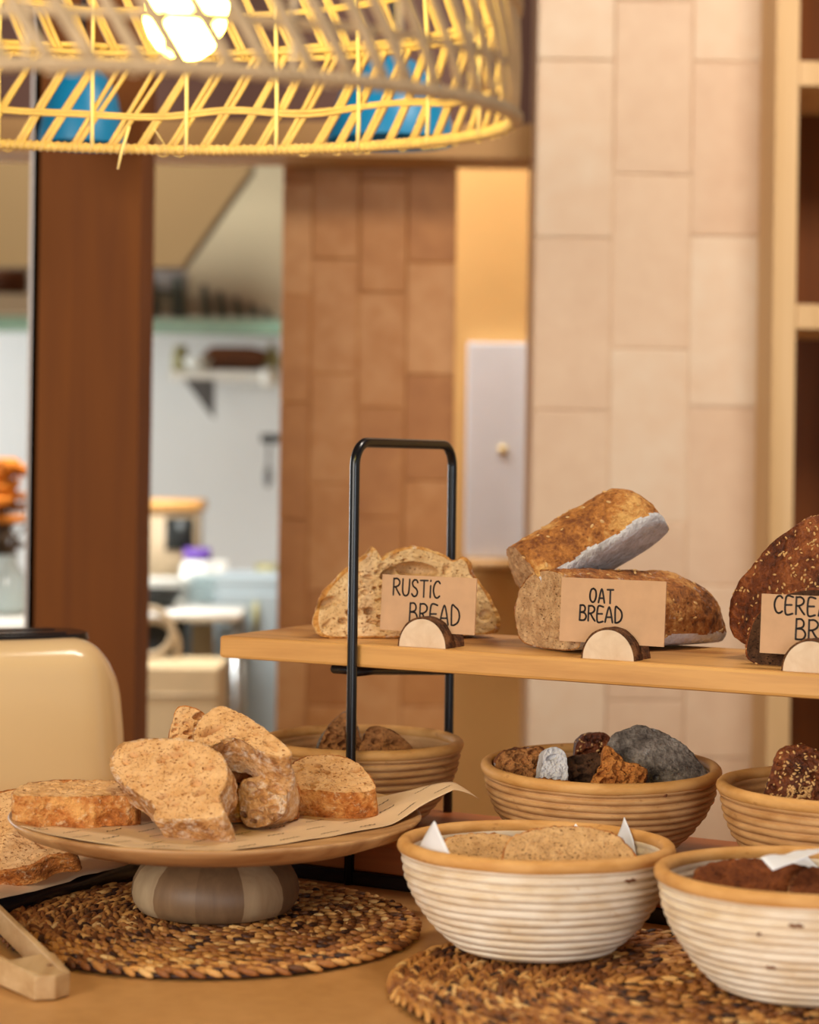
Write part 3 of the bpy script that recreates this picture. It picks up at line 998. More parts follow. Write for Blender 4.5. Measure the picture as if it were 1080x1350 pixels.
mb.lathe(pp, 144)
pl = mb.build('plate', M['plate_wood'], stand2)

ZP = cs.z + PH
# greaseproof sheet lying in the plate, its right corner lifting over the rim
def sheet_z(x, y):
    r = math.hypot(x, y)
    z = np.interp(r, [0, .12, .15, .17, .22], [0, 0, .0016, .0064, .0125])
    z += 0.0012 + 0.0011 * noise.noise(Vector((x * 30, y * 30, 3)))
    u_ = max(0.0, min(1.0, (x - 0.115) / .08)) * max(0.0, min(1.0, (y + .06) / .08))
    z += 0.013 * u_ * u_ * (3 - 2 * u_) + .0016 * u_ * math.sin(x * 90 + y * 40) - .6 * max(0, x - .200)
    return z
mb = MB()
ns = 60
sa = R(14)
corn = [(-0.150, -0.085), (0.0, -0.168), (0.222, 0.045), (-0.02, 0.155)]
vs = []
for i in range(ns + 1):
    for j in range(ns + 1):
        s, t = i / ns, j / ns
        a = Vector(corn[0]) * (1 - s) + Vector(corn[1]) * s
        b = Vector(corn[3]) * (1 - s) + Vector(corn[2]) * s
        q = a * (1 - t) + b * t
        vs.append((q.x, q.y, sheet_z(q.x, q.y)))
mb.add(vs, [(i * (ns + 1) + j, (i + 1) * (ns + 1) + j, (i + 1) * (ns + 1) + j + 1, i * (ns + 1) + j + 1) for i in range(ns) for j in range(ns)])
sh = mb.build('greaseproof_sheet', M['paper'], None, solid=0.0003)
sh.location = (cs.x, cs.y, ZP)
tag(sh, 'printed greaseproof paper sheet lying on the wooden cake stand', 'paper')
mb = MB(); rnd = random.Random(9)
def to3(x, y, l): return Vector((x, y, sheet_z(x, y) + 0.0004))
for row in range(9):
    for colm in range(7):
        s, t = (row + .5) / 9, (colm + .2 + .3 * (row % 2)) / 7
        a = Vector(corn[0]) * (1 - s) + Vector(corn[1]) * s
        b = Vector(corn[3]) * (1 - s) + Vector(corn[2]) * s
        q = a * (1 - t) + b * t
        dirv = (b - a).normalized(); nv = Vector((-dirv.y, dirv.x))
        big = (row + colm) % 3 == 0
        n = 13 if not big else 8; hgt = .0016 if not big else .003
        pts = []
        for k in range(n):
            pp_ = q + dirv * (k * (.0017 if not big else .0026)) + nv * (hgt * (rnd.uniform(.3, 1) if k % 2 else 0))
            pts.append((pp_.x, pp_.y))
        stroke(mb, pts, (.0008 if not big else .0012), to3)
mb.build('printed_script', M['print_ink'], sh, smooth=False)

# slices on the stand
G = 'bread slices piled on the cake stand'
D = 1.62
bread_px('bread_slice', [(146, 1010), (147, 994), (158, 982), (182, 975), (215, 973), (256, 976), (282, 986), (299, 1004), (301, 1030), (290, 1050), (296, 1076), (262, 1082), (206, 1080), (203, 1064), (182, 1048), (160, 1032)],
         1.615, 0.030, yaw=-20, tilt=46, label='big white bread slice leaning at the front of the pile with open holey face', group=G, crumb_m='slice_crumb', crust_m='flour_crust',
         N=220, K=60, holes=60, hole=(.0008, .003), big=[(258, 1032, .005, .004, 0, .006), (232, 995, .006, .003, 0, .006), (212, 1002, .004, .003, .4, .005), (275, 1012, .005, .0025, .3, .005), (285, 1055, .004, .002, 0, .004)], rough=.003, seed=41, crust_w=.05)
bread('bread_slice', [(-.050, -.020), (-.053, .0), (-.044, .020), (-.012, .030), (.026, .028), (.048, .010), (.046, -.014), (.02, -.021), (-.02, -.022)], 0.026, PZ(104, 1041, ZP + .029) , frame(4, 84, 0),
      'bread slice lying alone at the left rim of the cake stand', G, 'slice_crumb', 'slice_crust', seed=42, rough=.0035, Mj=14)
bread('bread_slice', [(-.040, -.022), (-.043, .0), (-.036, .026), (-.010, .036), (.016, .026), (.036, .0), (.042, -.016), (.02, -.024), (-.01, -.024)], 0.028, PZ(438, 1024, ZP + .034), frame(-10, 68, 4),
      'bread slice lying right of the pile beside the lifted paper corner', G, 'slice_crumb', 'slice_crust', seed=43, rough=.0035, Mj=14)
bread_px('bread_slice', [(318, 1034), (340, 1024), (368, 1018), (377, 1030), (378, 1060), (372, 1076), (350, 1090), (330, 1092), (318, 1080)], 1.665, 0.045, yaw=-8, tilt=12,
         label='floured crust end piece standing right of the big front slice', group=G, crumb_m='slice_crumb', crust_m='flour_crust', front='crust', bulge=.006, seed=44, rough=.0025)
bread_px('bread_slice', [(254, 968), (262, 950), (276, 936), (292, 931), (318, 940), (350, 962), (384, 990), (374, 998), (344, 990), (318, 976), (298, 974), (276, 984), (258, 980)],
         1.655, 0.034, yaw=-6, tilt=58, label='bread slice topping the pile with a dark hole at its left end', group=G, crumb_m='slice_crumb', crust_m='flour_crust', seed=45, rough=.003, Mj=14,
         big=[(278, 962, .011, .0045, .7, .012)], holes=24)
bread_px('bread_slice', [(222, 1000), (222, 972), (227, 950), (234, 933), (248, 931), (266, 938), (276, 952), (290, 975), (290, 1000)], 1.71, 0.03, yaw=8, tilt=16,
         label='bread slice rising behind the pile at its upper left', group=G, crumb_m='slice_crumb', crust_m='slice_crust', seed=46)
bread('bread_slice', [(-.05, -.03), (-.055, .0), (-.04, .034), (0, .044), (.04, .034), (.055, 0), (.05, -.03), (0, -.034)], 0.028, (cs.x + .01, cs.y + .006, ZP + .031), frame(10, 90, 0),
      'bread slice lying flat under the pile on the cake stand', G, 'slice_crumb', 'slice_crust', seed=47)
bread('bread_slice', [(-.05, -.03), (-.055, .0), (-.04, .034), (0, .044), (.04, .034), (.055, 0), (.05, -.03), (0, -.034)], 0.026, (cs.x + .0, cs.y + .03, ZP + .060), frame(-20, 90, 0),
      'bread slice in the middle layer of the pile on the cake stand', G, 'slice_crumb', 'slice_crust', seed=48)

# ------------------------------------------------------------------ black tray at the left, its paper and bread
tw, tl, th = 0.23, 0.40, 0.022
corner = Vector((-0.222, 1.905, 0))
tc = corner - U * (tw / 2) - W * (tl / 2)
tray = empty('black_tray', (tc.x, tc.y, TZ), (0, 0, R(BA)), 'low black metal tray at the left edge behind the wooden tongs', 'tray')
mb = MB(); mb.box((0, 0, .004), (tw, tl, .008)); mb.build('tray_floor', M['black_metal'], tray, bevel=.001)
mb = MB()
for (c, s) in (((tw / 2 - .002, 0, th / 2), (.004, tl, th)), ((-tw / 2 + .002, 0, th / 2), (.004, tl, th)), ((0, tl / 2 - .002, th / 2), (tw, .004, th)), ((0, -tl / 2 + .002, th / 2), (tw, .004, th))):
    mb.box(c, s)
mb.build('tray_rim', M['black_metal'], tray)
mb = MB(); n = 40; vs = []
for i in range(n + 1):
    for j in range(n + 1):
        x = -.112 + .232 * i / n; y = -.19 + .385 * j / n
        z = th + .002 + .0025 * noise.noise(Vector((x * 22, y * 22, 1))) + .0012 * noise.noise(Vector((x * 70, y * 70, 4)))
        z -= .35 * max(0, x - .112)
        vs.append((x + .003 * noise.noise(Vector((y * 50, 2, 2))) * (i == n), y, z))
mb.add(vs, [(i * (n + 1) + j, (i + 1) * (n + 1) + j, (i + 1) * (n + 1) + j + 1, i * (n + 1) + j + 1) for i in range(n) for j in range(n)])
ps = mb.build('greaseproof_sheet', M['paper'], None, solid=.0003)
ps.location = (tc.x, tc.y, TZ); ps.rotation_euler = (0, 0, R(BA))
tag(ps, 'crinkled greaseproof paper sheet covering the black tray', 'paper')
bread_px('bread_slice', [(-70, 1070), (-40, 1052), (0, 1044), (24, 1040), (36, 1052), (62, 1085), (94, 1112), (96, 1124), (66, 1128), (40, 1142), (0, 1148), (-50, 1148), (-76, 1120)], 1.722, 0.022, yaw=-14, tilt=52,
      label='pale bread slice lying on the paper of the black tray at the left edge', crumb_m='slice_crumb', crust_m='slice_crust', seed=51, rough=.003, Mj=14, crust_w=.04)

# ------------------------------------------------------------------ toaster
M['cream'] = plain('cream_enamel', srgb(224, 190, 140), 0.16, 0, 0.02, 3)
M['toaster_top'] = plain('toaster_dark_top', srgb(52, 46, 46), 0.22, 0.7, 0.05)
M['steel'] = plain('brushed_steel', srgb(170, 172, 172), 0.3, 0.9, 0.05)
TL, TWd, THt = 0.30, 0.17, 0.196
tyaw = 26
tp0 = P(150, 1000, 2.235)
tcx = Vector((tp0.x, tp0.y, 0)) - Vector((math.cos(R(tyaw)), math.sin(R(tyaw)), 0)) * (TL / 2)
toaster = empty('toaster', (tcx.x, tcx.y, TZ), (0, 0, R(tyaw)), 'glossy cream toaster with dark top at the left edge', 'toaster')
mb = MB()
def sect(x, f):
    """rounded section, f shrinks it"""
    pts = []
    hw = TWd / 2 * f; ht = THt - (1 - f) * .07; z0 = .012
    rr = .034
    for k in range(7):
        w = math.pi / 2 * k / 6
        pts.append((x, hw - .012 + 0 - rr * (1 - math.cos(w)) + 0.012 * 0 + .0, ht - rr + rr * math.sin(w)))
    prof = [(x, hw, z0 + .01), (x, hw, ht * .3), (x, hw - .002, ht * .6)] + [(x, hw - .004 - rr * (1 - math.cos(math.pi / 2 * k / 6)), ht - rr + rr * math.sin(math.pi / 2 * k / 6)) for k in range(7)]
    full = prof + [(x, -y, z) for (x, y, z) in reversed(prof)] + [(x, -hw + .008, z0), (x, hw - .008, z0)]
    return full
secs = []
nx = 28
for i in range(nx + 1):
    t = -1 + 2 * i / nx
    xx = math.copysign(1 - (1 - abs(t)) ** 1.6, t) if True else t
    e = max(0.0, (abs(xx) - .62) / .38)
    f = 1 - .50 * e ** 2.4
    secs.append(sect(xx * TL / 2, f))
m = len(secs[0]); vs = [(p[0] * (1 - .10 * (p[2] / THt) ** 2.2), p[1], p[2]) for s in secs for p in s]
fs = [(i * m + k, i * m + (k + 1) % m, (i + 1) * m + (k + 1) % m, (i + 1) * m + k) for i in range(nx) for k in range(m)]
fs += [tuple(range(m)), tuple(nx * m + k for k in reversed(range(m)))]
# square the ends back to a rounded box
mb.add(vs, fs)
mb.build('body', M['cream'], toaster)
mb = MB()
out = []
for k in range(64):
    w = 2 * math.pi * k / 64
    cx_, sx_ = math.cos(w), math.sin(w)
    out.append((math.copysign(abs(cx_) ** .45, cx_) * (TL / 2 - .035), math.copysign(abs(sx_) ** .6, sx_) * (TWd / 2 - .034)))
vs = [(x, y, THt - .004) for x, y in out] + [(x * .985, y * .97, THt + .0035) for x, y in out]
mb.add(vs, [tuple(64 + k for k in range(64))] + [(k, (k + 1) % 64, 64 + (k + 1) % 64, 64 + k) for k in range(64)])
mb.build('top_plate', M['toaster_top'], toaster, smooth=False)
for yy in (-.022, .022):
    mb = MB(); mb.box((0, yy, THt + .0042), (.17, .022, .0012)); mb.build('bread_slot', M['black_metal'], toaster, smooth=False)
mb = MB(); mb.box((0, 0, .009), (TL - .05, TWd - .03, .018)); mb.build('base', M['toaster_top'], toaster, bevel=.003)
mb = MB(); mb.box((-TL / 2 - .004, 0, .11), (.02, .03, .014)); mb.build('lever', M['toaster_top'], toaster, bevel=.003)

# ------------------------------------------------------------------ wooden tongs
tg = empty('wooden_tongs', PZ(63, 1318, TZ), (0, 0, 0), 'flat wooden bread tongs at the bottom left corner on the counter', 'tongs')
o0 = tg.location
bl = Vector((-0.022, 0.0, 0)); br = Vector((0.014, 0.012, 0))
def plank(a0, a1, th_, h0, z0, z1):
    d = (a1 - a0); d.z = 0; d.normalize(); nrm = Vector((-d.y, d.x, 0))
    b = MB(); vs = []
    for (q, z) in ((a0, z0), (a1, z1)):
        for s in (0, 1):
            for k in (0, 1):
                vs.append(q + nrm * (th_ * s) + Vector((0, 0, z + h0 * k)))
    b.add(vs, [(0, 1, 3, 2), (4, 6, 7, 5), (0, 4, 5, 1), (2, 3, 7, 6), (0, 2, 6, 4), (1, 5, 7, 3)])
    return b
far0 = Vector((0.0135, 0.010, 0)); far1 = far0 + Vector((-.115, .235, 0)) * .91
near0 = Vector((-.009, -.004, 0)); near1 = near0 + Vector((-.17, .19, 0)) * .7
plank(far0, far1, .0055, .019, .0, .011).build('arm', M['tong_wood'], tg, bevel=.0012)
plank(near0, near1, -.0055, .019, .0, .007).build('arm', M['tong_wood'], tg, bevel=.0012)
mb = MB()
blk = [(-.0085, -.0065), (.006, -.004), (.0145, .0085), (-.006, .062), (-.0095, .066), (-.038, .036), (-.028, .02)]
vs = [(x, y, .001) for x, y in blk] + [(x, y, .0185) for x, y in blk]
nb = len(blk)
mb.add(vs, [tuple(reversed(range(nb))), tuple(range(nb, 2 * nb))] + [(k, (k + 1) % nb, nb + (k + 1) % nb, nb + k) for k in range(nb)])
mb.build('end_block', M['tong_wood'], tg, bevel=.0012)
mb = MB(); mb.lathe([(.0001, .0186), (.0016, .0186), (.0022, .0188), (.0001, .0188)], 16)
mb.build('peg_hole', M['stain'], tg, loc=(-.003, .024, 0))

# ------------------------------------------------------------------ rattan pendant lamp
M['rattan'] = plain('rattan_cane', srgb(206, 176, 134), 0.55, 0, 0.12, 60)
M['rattan_pale'] = plain('peeled_rattan', srgb(232, 214, 180), 0.5, 0, 0.06, 60)
LD = 1.30
lc = P(160, 152, LD)
lamp = empty('rattan_pendant_lamp', lc, (R(3.6), 0, 0), 'big woven rattan pendant lampshade with a lit bulb at the top left', 'pendant lamp')
RL = 0.250
lev = [(-.004, .2485), (0, .250), (.03, .2505), (.07, .249), (.12, .244), (.17, .233), (.21, .212), (.245, .178), (.27, .13), (.285, .075), (.29, .04)]
def lr(z): return float(np.interp(z, [l[0] for l in lev], [l[1] for l in lev]))
def ringpts(z, rad=None, n=120, wob=.0, seed=0):
    r = lr(z) if rad is None else rad
    out = []
    for k in range(n):
        w = 2 * math.pi * k / n
        e = wob * noise.noise(Vector((math.cos(w) * 3, math.sin(w) * 3, seed)))
        e2 = wob * noise.noise(Vector((math.cos(w) * 3, math.sin(w) * 3, seed + 9.5)))
        out.append(((r + e * .5) * math.cos(w), (r + e * .5) * math.sin(w), z + e2))
    return out
mb = MB(); rnd = random.Random(3)
mb.tube(ringpts(0.0), .0036, 10, True)
for k in range(300):
    w = 2 * math.pi * k / 300
    c = Vector((RL * math.cos(w), RL * math.sin(w), 0))
    q = Euler((0, 0, w)).to_matrix()
    mb.ell(c, (.0047 + rnd.uniform(0, .0006), .0022, .0047), q @ Euler((R(22), 0, 0)).to_matrix(), 8, 6)
for k in range(60):
    w = rnd.random() * 6.28
    c = Vector((RL * math.cos(w), RL * math.sin(w), -.004)); t = Vector((-math.sin(w), math.cos(w), 0))
    mb.tube([c, c + t * .004 + Vector((0, 0, -.0012)), c + t * .008], .0006, 5)
mb.build('bottom_ring', M['rattan'], lamp)
ZA = .071
mb = MB(); rnd = random.Random(5)
NP = 68
adv = .185
for k in range(NP):
    w0 = 2 * math.pi * (k + rnd.uniform(-.12, .12)) / NP
    for dw in (-.0074, .0074):
        pts = []
        a2 = adv + rnd.uniform(-.012, .012)
        for i in range(8):
            t = i / 7; z = ZA * t * 1.04
            w = w0 + dw - a2 * t
            r = lr(z) + .001 * math.sin(t * 3.14)
            pts.append((r * math.cos(w), r * math.sin(w), z))
        mb.tube(pts, .0021, 6)
mb.build('lower_weave', M['rattan'], lamp)
mb = MB()
for k in range(NP):
    w0 = 2 * math.pi * (k + .5 + rnd.uniform(-.12, .12)) / NP
    for dw in (-.0074, .0074):
        pts = []
        a2 = .30 + rnd.uniform(-.015, .015)
        for i in range(22):
            t = i / 21; z = ZA * .95 + (.284 - ZA) * t
            w = w0 + dw + a2 * t * 1.4 
            r = lr(z)
            pts.append((r * math.cos(w), r * math.sin(w), z))
        mb.tube(pts, .0021, 6)
mb.build('upper_weave', M['rattan'], lamp)
mb = MB()
for j, (dz, dr, rr) in enumerate(((-.004, .002, .0024), (0, -.0015, .0024), (.004, .002, .0024), (.0005, .0035, .002))):
    mb.tube(ringpts(ZA + dz, lr(ZA) + dr, 140, .003, j * 2.1), rr, 8, True)
for j, dz in enumerate((0, .0022)):
    mb.tube(ringpts(.026 + dz, lr(.026) - .001, 140, .007, 20 + j * .13), .0016, 7, True)
    mb.tube(ringpts(.100 + dz, lr(.1) - .001, 140, .007, 30 + j * .13), .0016, 7, True)
    mb.tube(ringpts(.15 + dz, lr(.15) - .001, 140, .007, 40 + j * .13), .0016, 7, True)
mb.tube(ringpts(.205), .003, 8, True); mb.tube(ringpts(.262), .003, 8, True)
mb.build('weft_strand', M['rattan'], lamp)
for k in range(22):
    w = 2 * math.pi * (k + .3) / 22
    mb = MB()
    mb.tube([((lr(z) - .003) * math.cos(w), (lr(z) - .003) * math.sin(w), z) for z in np.linspace(-.001, .285, 16)], .0016, 7)
    mb.build('upright_cane', M['rattan_pale'], lamp)
fp = P(165, 214, LD + .235) - lc
mb = MB()
mb.tube([(fp.x + .003, fp.y, fp.z + .012), (fp.x, fp.y, fp.z + .002), (fp.x - .003, fp.y, fp.z - .008), (fp.x - .0055, fp.y, fp.z - .020)], [.0013, .0014, .0012, .0009], 6)
mb.tube([(fp.x + .022, fp.y, fp.z + .010), (fp.x + .026, fp.y, fp.z + .004), (fp.x + .030, fp.y, fp.z - .002)], [.0005, .0004, .0003], 5)
mb.build('loose_fibre', M['rattan_pale'], lamp)
# fitting, cord and bulb
bc = P(237, 0, LD) - lc
bulb = NT('lit_bulb', 0.3)
bulb.b.inputs['Base Color'].default_value = srgb(255, 240, 210)
bulb.b.inputs['Emission Color'].default_value = (1.0, 0.80, 0.12, 1)
bulb.b.inputs['Emission Strength'].default_value = 64.0
BX, BY = 0.04, 0.0
mb = MB(); mb.lathe([(.0001, -.0005), (.010, .001), (.017, .006), (.0225, .014), (.026, .024), (.0275, .036), (.0275, .055), (.024, .070), (.017, .084), (.0135, .096)], 40)
bo = mb.build('bulb', bulb.m, lamp, loc=(BX, BY, .036))
mb = MB(); mb.lathe([(.014, .127), (.020, .130), (.020, .20), (.012, .212), (.006, .216)], 24); mb.build('lamp_socket', M['black_metal'], lamp, loc=(BX, BY, 0))
mb = MB(); mb.tube([(BX, BY, .21), (.02, 0, .26), (0, 0, .30), (0, .02, .6), (0, .03, .8), (0, .0, 1.28)], .003, 8); mb.build('cord', M['black_metal'], lamp)

# ------------------------------------------------------------------ setting behind
FLOOR_FAR, CEIL = 9.0, 3.0
def box_px(name, x0, x1, y0, y1, d, depth, mat, parent=None, bevel=0.0, kind=None, label=None, cat=None, group=None, smooth=False):
    """a box whose front face spans these rows and columns of the photo at distance d, origin at its base"""
    a = P((x0 + x1) / 2, (y0 + y1) / 2, d)
    w, h = (x1 - x0) * d / F, (y1 - y0) * d / F
    b = MB(); b.box((0, depth / 2, h / 2), (w, depth, h))
    o = b.build(name, mat, None, smooth=smooth, bevel=bevel)
    o.location = (a.x, a.y, a.z - h / 2)
    tag(o, label, cat, group, kind)
    if parent is not None:
        o.parent = parent
        o.location = o.location - parent.location
    return o

def room_box(name, c, s, mat, kind='structure', rot=None):
    b = MB(); b.box((0, 0, 0), s)
    o = b.build(name, mat, None, smooth=False)
    o.location = c
    if rot: o.rotation_euler = rot
    return tag(o, kind=kind)

M['floor'] = plain('floor_stone', srgb(150, 128, 104), 0.6, 0, 0.1, 4)
M['ceiling'] = plain('ceiling_paint', srgb(120, 92, 82), 0.9, 0, 0.04, 4)
M['white_wall'] = plain('kitchen_wall', srgb(228, 232, 232), 0.6, 0, 0.02, 3)
M['beige_wall'] = plain('kitchen_plaster', srgb(196, 178, 140), 0.8, 0, 0.04, 3)
M['shaded_panel'] = plain('shaded_header', srgb(112, 78, 66), 0.7, 0, 0.06, 3)  # shade on the high wall, put into its base colour
M['trim_wood'] = wood('trim_wood', srgb(168, 122, 66), srgb(198, 152, 92), .4, 0, 0.6)
M['column_wood'] = wood('column_wood', srgb(88, 42, 0), srgb(132, 72, 4), .35, 2, 0.85, .9)
M['shelf_wood'] = wood('shelf_birch', srgb(206, 164, 108), srgb(232, 196, 146), .5, 2, 0.6)
M['shelf_back'] = wood('shelf_back', srgb(92, 48, 18), srgb(146, 84, 34), .35, 2, 0.6)
M['cream_wall'] = plain('cream_plaster', srgb(212, 168, 102), 0.8, 0, 0.05, 4)
M['grey_metal'] = plain('grey_metal', srgb(150, 140, 134), 0.4, 0.5, 0.05)
M['notice'] = plain('notice_paper', srgb(226, 230, 238), 0.6, 0, 0.02, 20)

room_box('floor', (0, 3.5, -.05), (9, 13, .1), M['floor'])
room_box('ceiling', (0, 3.9, CEIL + .05), (9, 12.2, .1), M['ceiling'])
room_box('wall_back', (-0.6, 7.25, CEIL / 2), (7.8, .1, CEIL), M['white_wall'])
room_box('wall_left', (-4.45, 5.0, CEIL / 2), (.1, 4.6, CEIL), M['beige_wall'])
room_box('wall_right', (2.6, 3.8, CEIL / 2), (.1, 2.6, CEIL), M['cream_wall'])

def tile_mat(name, lo, mid, hi):
    k = NT(name, 0.42)
    a = k.attr('tint')
    n = k.noise(k.co((1, 1, 1)), 7, 5, .6, .4)
    n2 = k.noise(k.co((1, 1, 1), (4, 4, 4)), 26, 3)
    f = k.math('ADD', k.math('MULTIPLY', a.outputs['Fac'], .3), k.math('MULTIPLY', k.math('ADD', n, n2), .35))
    k.col(k.ramp(f, [(.25, lo), (.5, mid), (.75, hi)]))
    k.bump(n, .2, .004)
    k.b.inputs['Specular IOR Level'].default_value = .3
    return k.m
M['tile_pale'] = tile_mat('pale_clay_tile', srgb(212, 178, 146), srgb(222, 192, 160), srgb(228, 206, 178))
M['tile_brown'] = tile_mat('brown_clay_tile', srgb(160, 102, 54), srgb(184, 126, 72), srgb(208, 156, 104))

def tiled(name, xs, x_ref_d, y_base, z_top, d, depth, mat, th_=.275, offs=(0, .5, .25), seed=1, gap=.0008):
    """a clad pier: handmade tiles in upright columns between the photo columns xs"""
    rnd = random.Random(seed)
    b = MB(); b.tint()
    X = [(x - 540) * d / F for x in xs]
    b.box(((X[0] + X[-1]) / 2, depth / 2 - .0015, z_top / 2), (X[-1] - X[0] - .004, depth, z_top), None, .5)
    for i in range(len(X) - 1):
        jn = [(-offs[i % len(offs)] + q_) * th_ + rnd.uniform(-.006, .006) for q_ in range(int(z_top / th_) + 3)]
        for za, zb_ in zip(jn[:-1], jn[1:]):
            z0, z1 = max(za, 0), min(zb_, z_top)
            if z1 - z0 > .02:
                w = X[i + 1] - X[i] - gap; h = z1 - z0 - gap
                q = Euler((rnd.uniform(-.008, .008), 0, rnd.uniform(-.014, .014))).to_matrix()
                t = rnd.random()
                c = Vector(((X[i] + X[i + 1]) / 2, .003 + rnd.uniform(-.002, .002), (z0 + z1) / 2))
                b.box(c, (w, .016, h), q, t)
    o = b.build(name, mat, None, smooth=False, bevel=.003)
    o.location = (0, d, 0)
    return tag(o, kind='structure')
# straight verticals of the photo lean by the camera roll; columns are given at the horizon row
tiled('wall_tiled', (701, 803, 906, 1012), 0, 0, CEIL, 3.45, .25, M['tile_pale'], .294, (.282, .935, .262), 7)
tiled('pillar_tiled', (368, 408, 470, 533, 598), 0, 0, CEIL, 3.75, .30, M['tile_brown'], .204, (.157, .85, .157, .84), 3)
room_box('wall_passage', ((660 - 540) * 4.3 / F, 4.35, CEIL / 2), (.42, .1, CEIL), M['cream_wall'])
# header over the opening with its lower trim
zh = P(450, 208, 3.62).z
room_box('beam', (-1.55, 3.70, (zh + .06 + CEIL) / 2), (3.62, .12, CEIL - zh - .06), M['shaded_panel'])
room_box('trim_1', (-1.55, 3.665, zh + .03), (3.62, .14, .06), M['trim_wood'])
# wooden post with its grey metal edge
a = P(110, 605, 3.0)
wpost = room_box('pillar_wood', (a.x, 3.08, CEIL / 2), (142 * 3.0 / F, .16, CEIL), M['column_wood'])
room_box('trim_2', (P(44, 605, 3.0).x - .003, 3.05, CEIL / 2), (13 * 3.0 / F, .10, CEIL), M['grey_metal'])

# shelving at the right
sd = 3.3
b0 = P(1016, 605, sd); 
book = empty('shelving_unit', (b0.x + .35, sd, 0), (0, 0, 0), 'tall pale wooden shelving unit with dark back panel at the right edge', 'shelves')
ox = -.35
mb = MB(); mb.box((ox + .019, .15, 1.4), (.038, .30, 2.8)); mb.build('side_panel', M['shelf_wood'], book, bevel=.002)
mb = MB(); mb.box((.35 - .019, .15, 1.4), (.038, .30, 2.8)); mb.build('side_panel', M['shelf_wood'], book, bevel=.002)
mb = MB(); mb.box((0, .29, 1.4), (.66, .015, 2.8)); mb.build('back_panel', M['shelf_back'], book)
for yy in (96, 417, 738, 1059, 1380, 1700):
    zz = P(1060, yy, sd).z
    mb = MB(); mb.box((0, .145, zz), (.622, .28, 33 * sd / F)); mb.build('shelf', M['shelf_wood'], book, bevel=.002)
mb = MB(); mb.box((0, .145, 2.8), (.70, .30, .03)); mb.build('top_panel', M['shelf_wood'], book)

# white notice sheet on the passage wall
nt = box_px('hanging_notice_board', 615, 706, 452, 736, 4.27, .02, M['notice'], label='white notice board hanging on the cream wall between the tiled piers', cat='notice board', bevel=.002)
M['pin'] = plain('yellow_pin', srgb(220, 190, 120), .5)
k_ = 4.27 / F
mb = MB(); mb.box((.004, -.002, 143 * k_), (.016, .003, .016)); mb.build('yellow_note', M['pin'], nt)
mb = MB(); mb.box((.0, -.0015, -.014), (95 * k_, .03, .022)); mb.build('ledge', M['trim_wood'], nt)
# ------------------------------------------------------------------ kitchen
M['hood'] = plain('hood_paint', srgb(164, 150, 120), 0.5, 0, 0.03, 4)
M['hood_grey'] = plain('hood_grey', srgb(150, 148, 144), 0.5, 0, 0.03, 4)
M['slat'] = plain('slat_green', srgb(62, 72, 60), 0.45, 0.2, 0.05)
M['green_lip'] = plain('green_lip_reflection', srgb(134, 176, 150), 0.25, 0, 0.05)  # fluorescent reflection on the hood lip, put into its colour
M['basket'] = wood('dark_basket', srgb(60, 28, 10), srgb(122, 68, 26), 2.0, 0, .8)
M['olive'] = plain('olive_jar', srgb(150, 142, 88), .4)
M['china'] = plain('white_china', srgb(232, 230, 220), .25, 0, .02)
M['grey_bracket'] = plain('bracket_grey', srgb(86, 84, 84), .5)
M['flower'] = plain('orange_flower', srgb(206, 120, 14), .8, 0, .4, 30)
M['leaf'] = plain('dark_leaf', srgb(74, 50, 20), .7, 0, .3, 20)
M['glass'] = plain('clear_vase', srgb(180, 196, 196), .1)
M['purple'] = plain('purple_lid', srgb(104, 66, 160), .5)
M['cabinet'] = plain('grey_cabinet', srgb(150, 162, 166), .45, 0, .03)
M['cardboard'] = plain('cardboard', srgb(206, 180, 138), .85, 0, .05)
M['dark_pan'] = plain('dark_pan', srgb(38, 40, 38), .4, .4)
M['hose'] = plain('beige_hose', srgb(176, 154, 122), .6)
M['orange_wood'] = wood('orange_wood', srgb(196, 136, 66), srgb(220, 164, 92), .6, 0, .6)
M['blue_lamp'] = plain('turquoise_enamel', srgb(10, 130, 176), .4, 0, .05)

KD = 6.2
# extractor hood: sloped top, slatted face and lip with a green reflection painted in
hd = empty('extractor_hood', (P(210, 430, KD).x, KD, P(210, 430, KD).z), (0, 0, 0), 'beige kitchen extractor hood with dark slats and lip coloured by a pale green reflection', 'extractor hood')
hb = Vector(hd.location)
def L3(px, py, d): return P(px, py, d) - hb
mb = MB()
q = [L3(-160, 415, KD), L3(430, 415, KD), L3(430, 205, KD + .5), L3(-160, 205, KD + .5)]
q2 = [p + Vector((0, .62, 0)) for p in (q[0], q[1])] + [q[2] + Vector((0, .12, 0)), q[3] + Vector((0, .12, 0))]
mb.add(q + q2, [(0, 1, 2, 3), (7, 6, 5, 4), (0, 4, 5, 1), (1, 5, 6, 2), (2, 6, 7, 3), (3, 7, 4, 0)])
mb.build('hood_body', M['hood'], hd, smooth=False)
mb = MB(); c = L3(110, 428, KD - .05); mb.box((c.x, c.y + .05, c.z), (560 * KD / F, .12, 18 * KD / F)); mb.build('lip', M['green_lip'], hd, bevel=.004)
for (x, h) in ((194, 46), (226, 44), (263, 36), (284, 29), (306, 22), (326, 16), (344, 11)):
    a = L3(x + 10, 418, KD - .03); w = (11 if x != 226 else 20) * KD / F; hh = h * 1.25 * KD / F
    mb = MB()
    s = -8 * KD / F
    vs = [a + Vector((-w / 2, 0, 0)), a + Vector((w / 2, 0, 0)), a + Vector((w / 2 + s * 1.2, .05, hh)), a + Vector((-w * .1 + s * 1.2, .05, hh))]
    vs += [p + Vector((0, .03, 0)) for p in vs]
    mb.add(vs, [(0, 1, 2, 3), (7, 6, 5, 4), (0, 4, 5, 1), (1, 5, 6, 2), (2, 6, 7, 3), (3, 7, 4, 0)])
    mb.build('slat', M['slat'], hd, smooth=False)
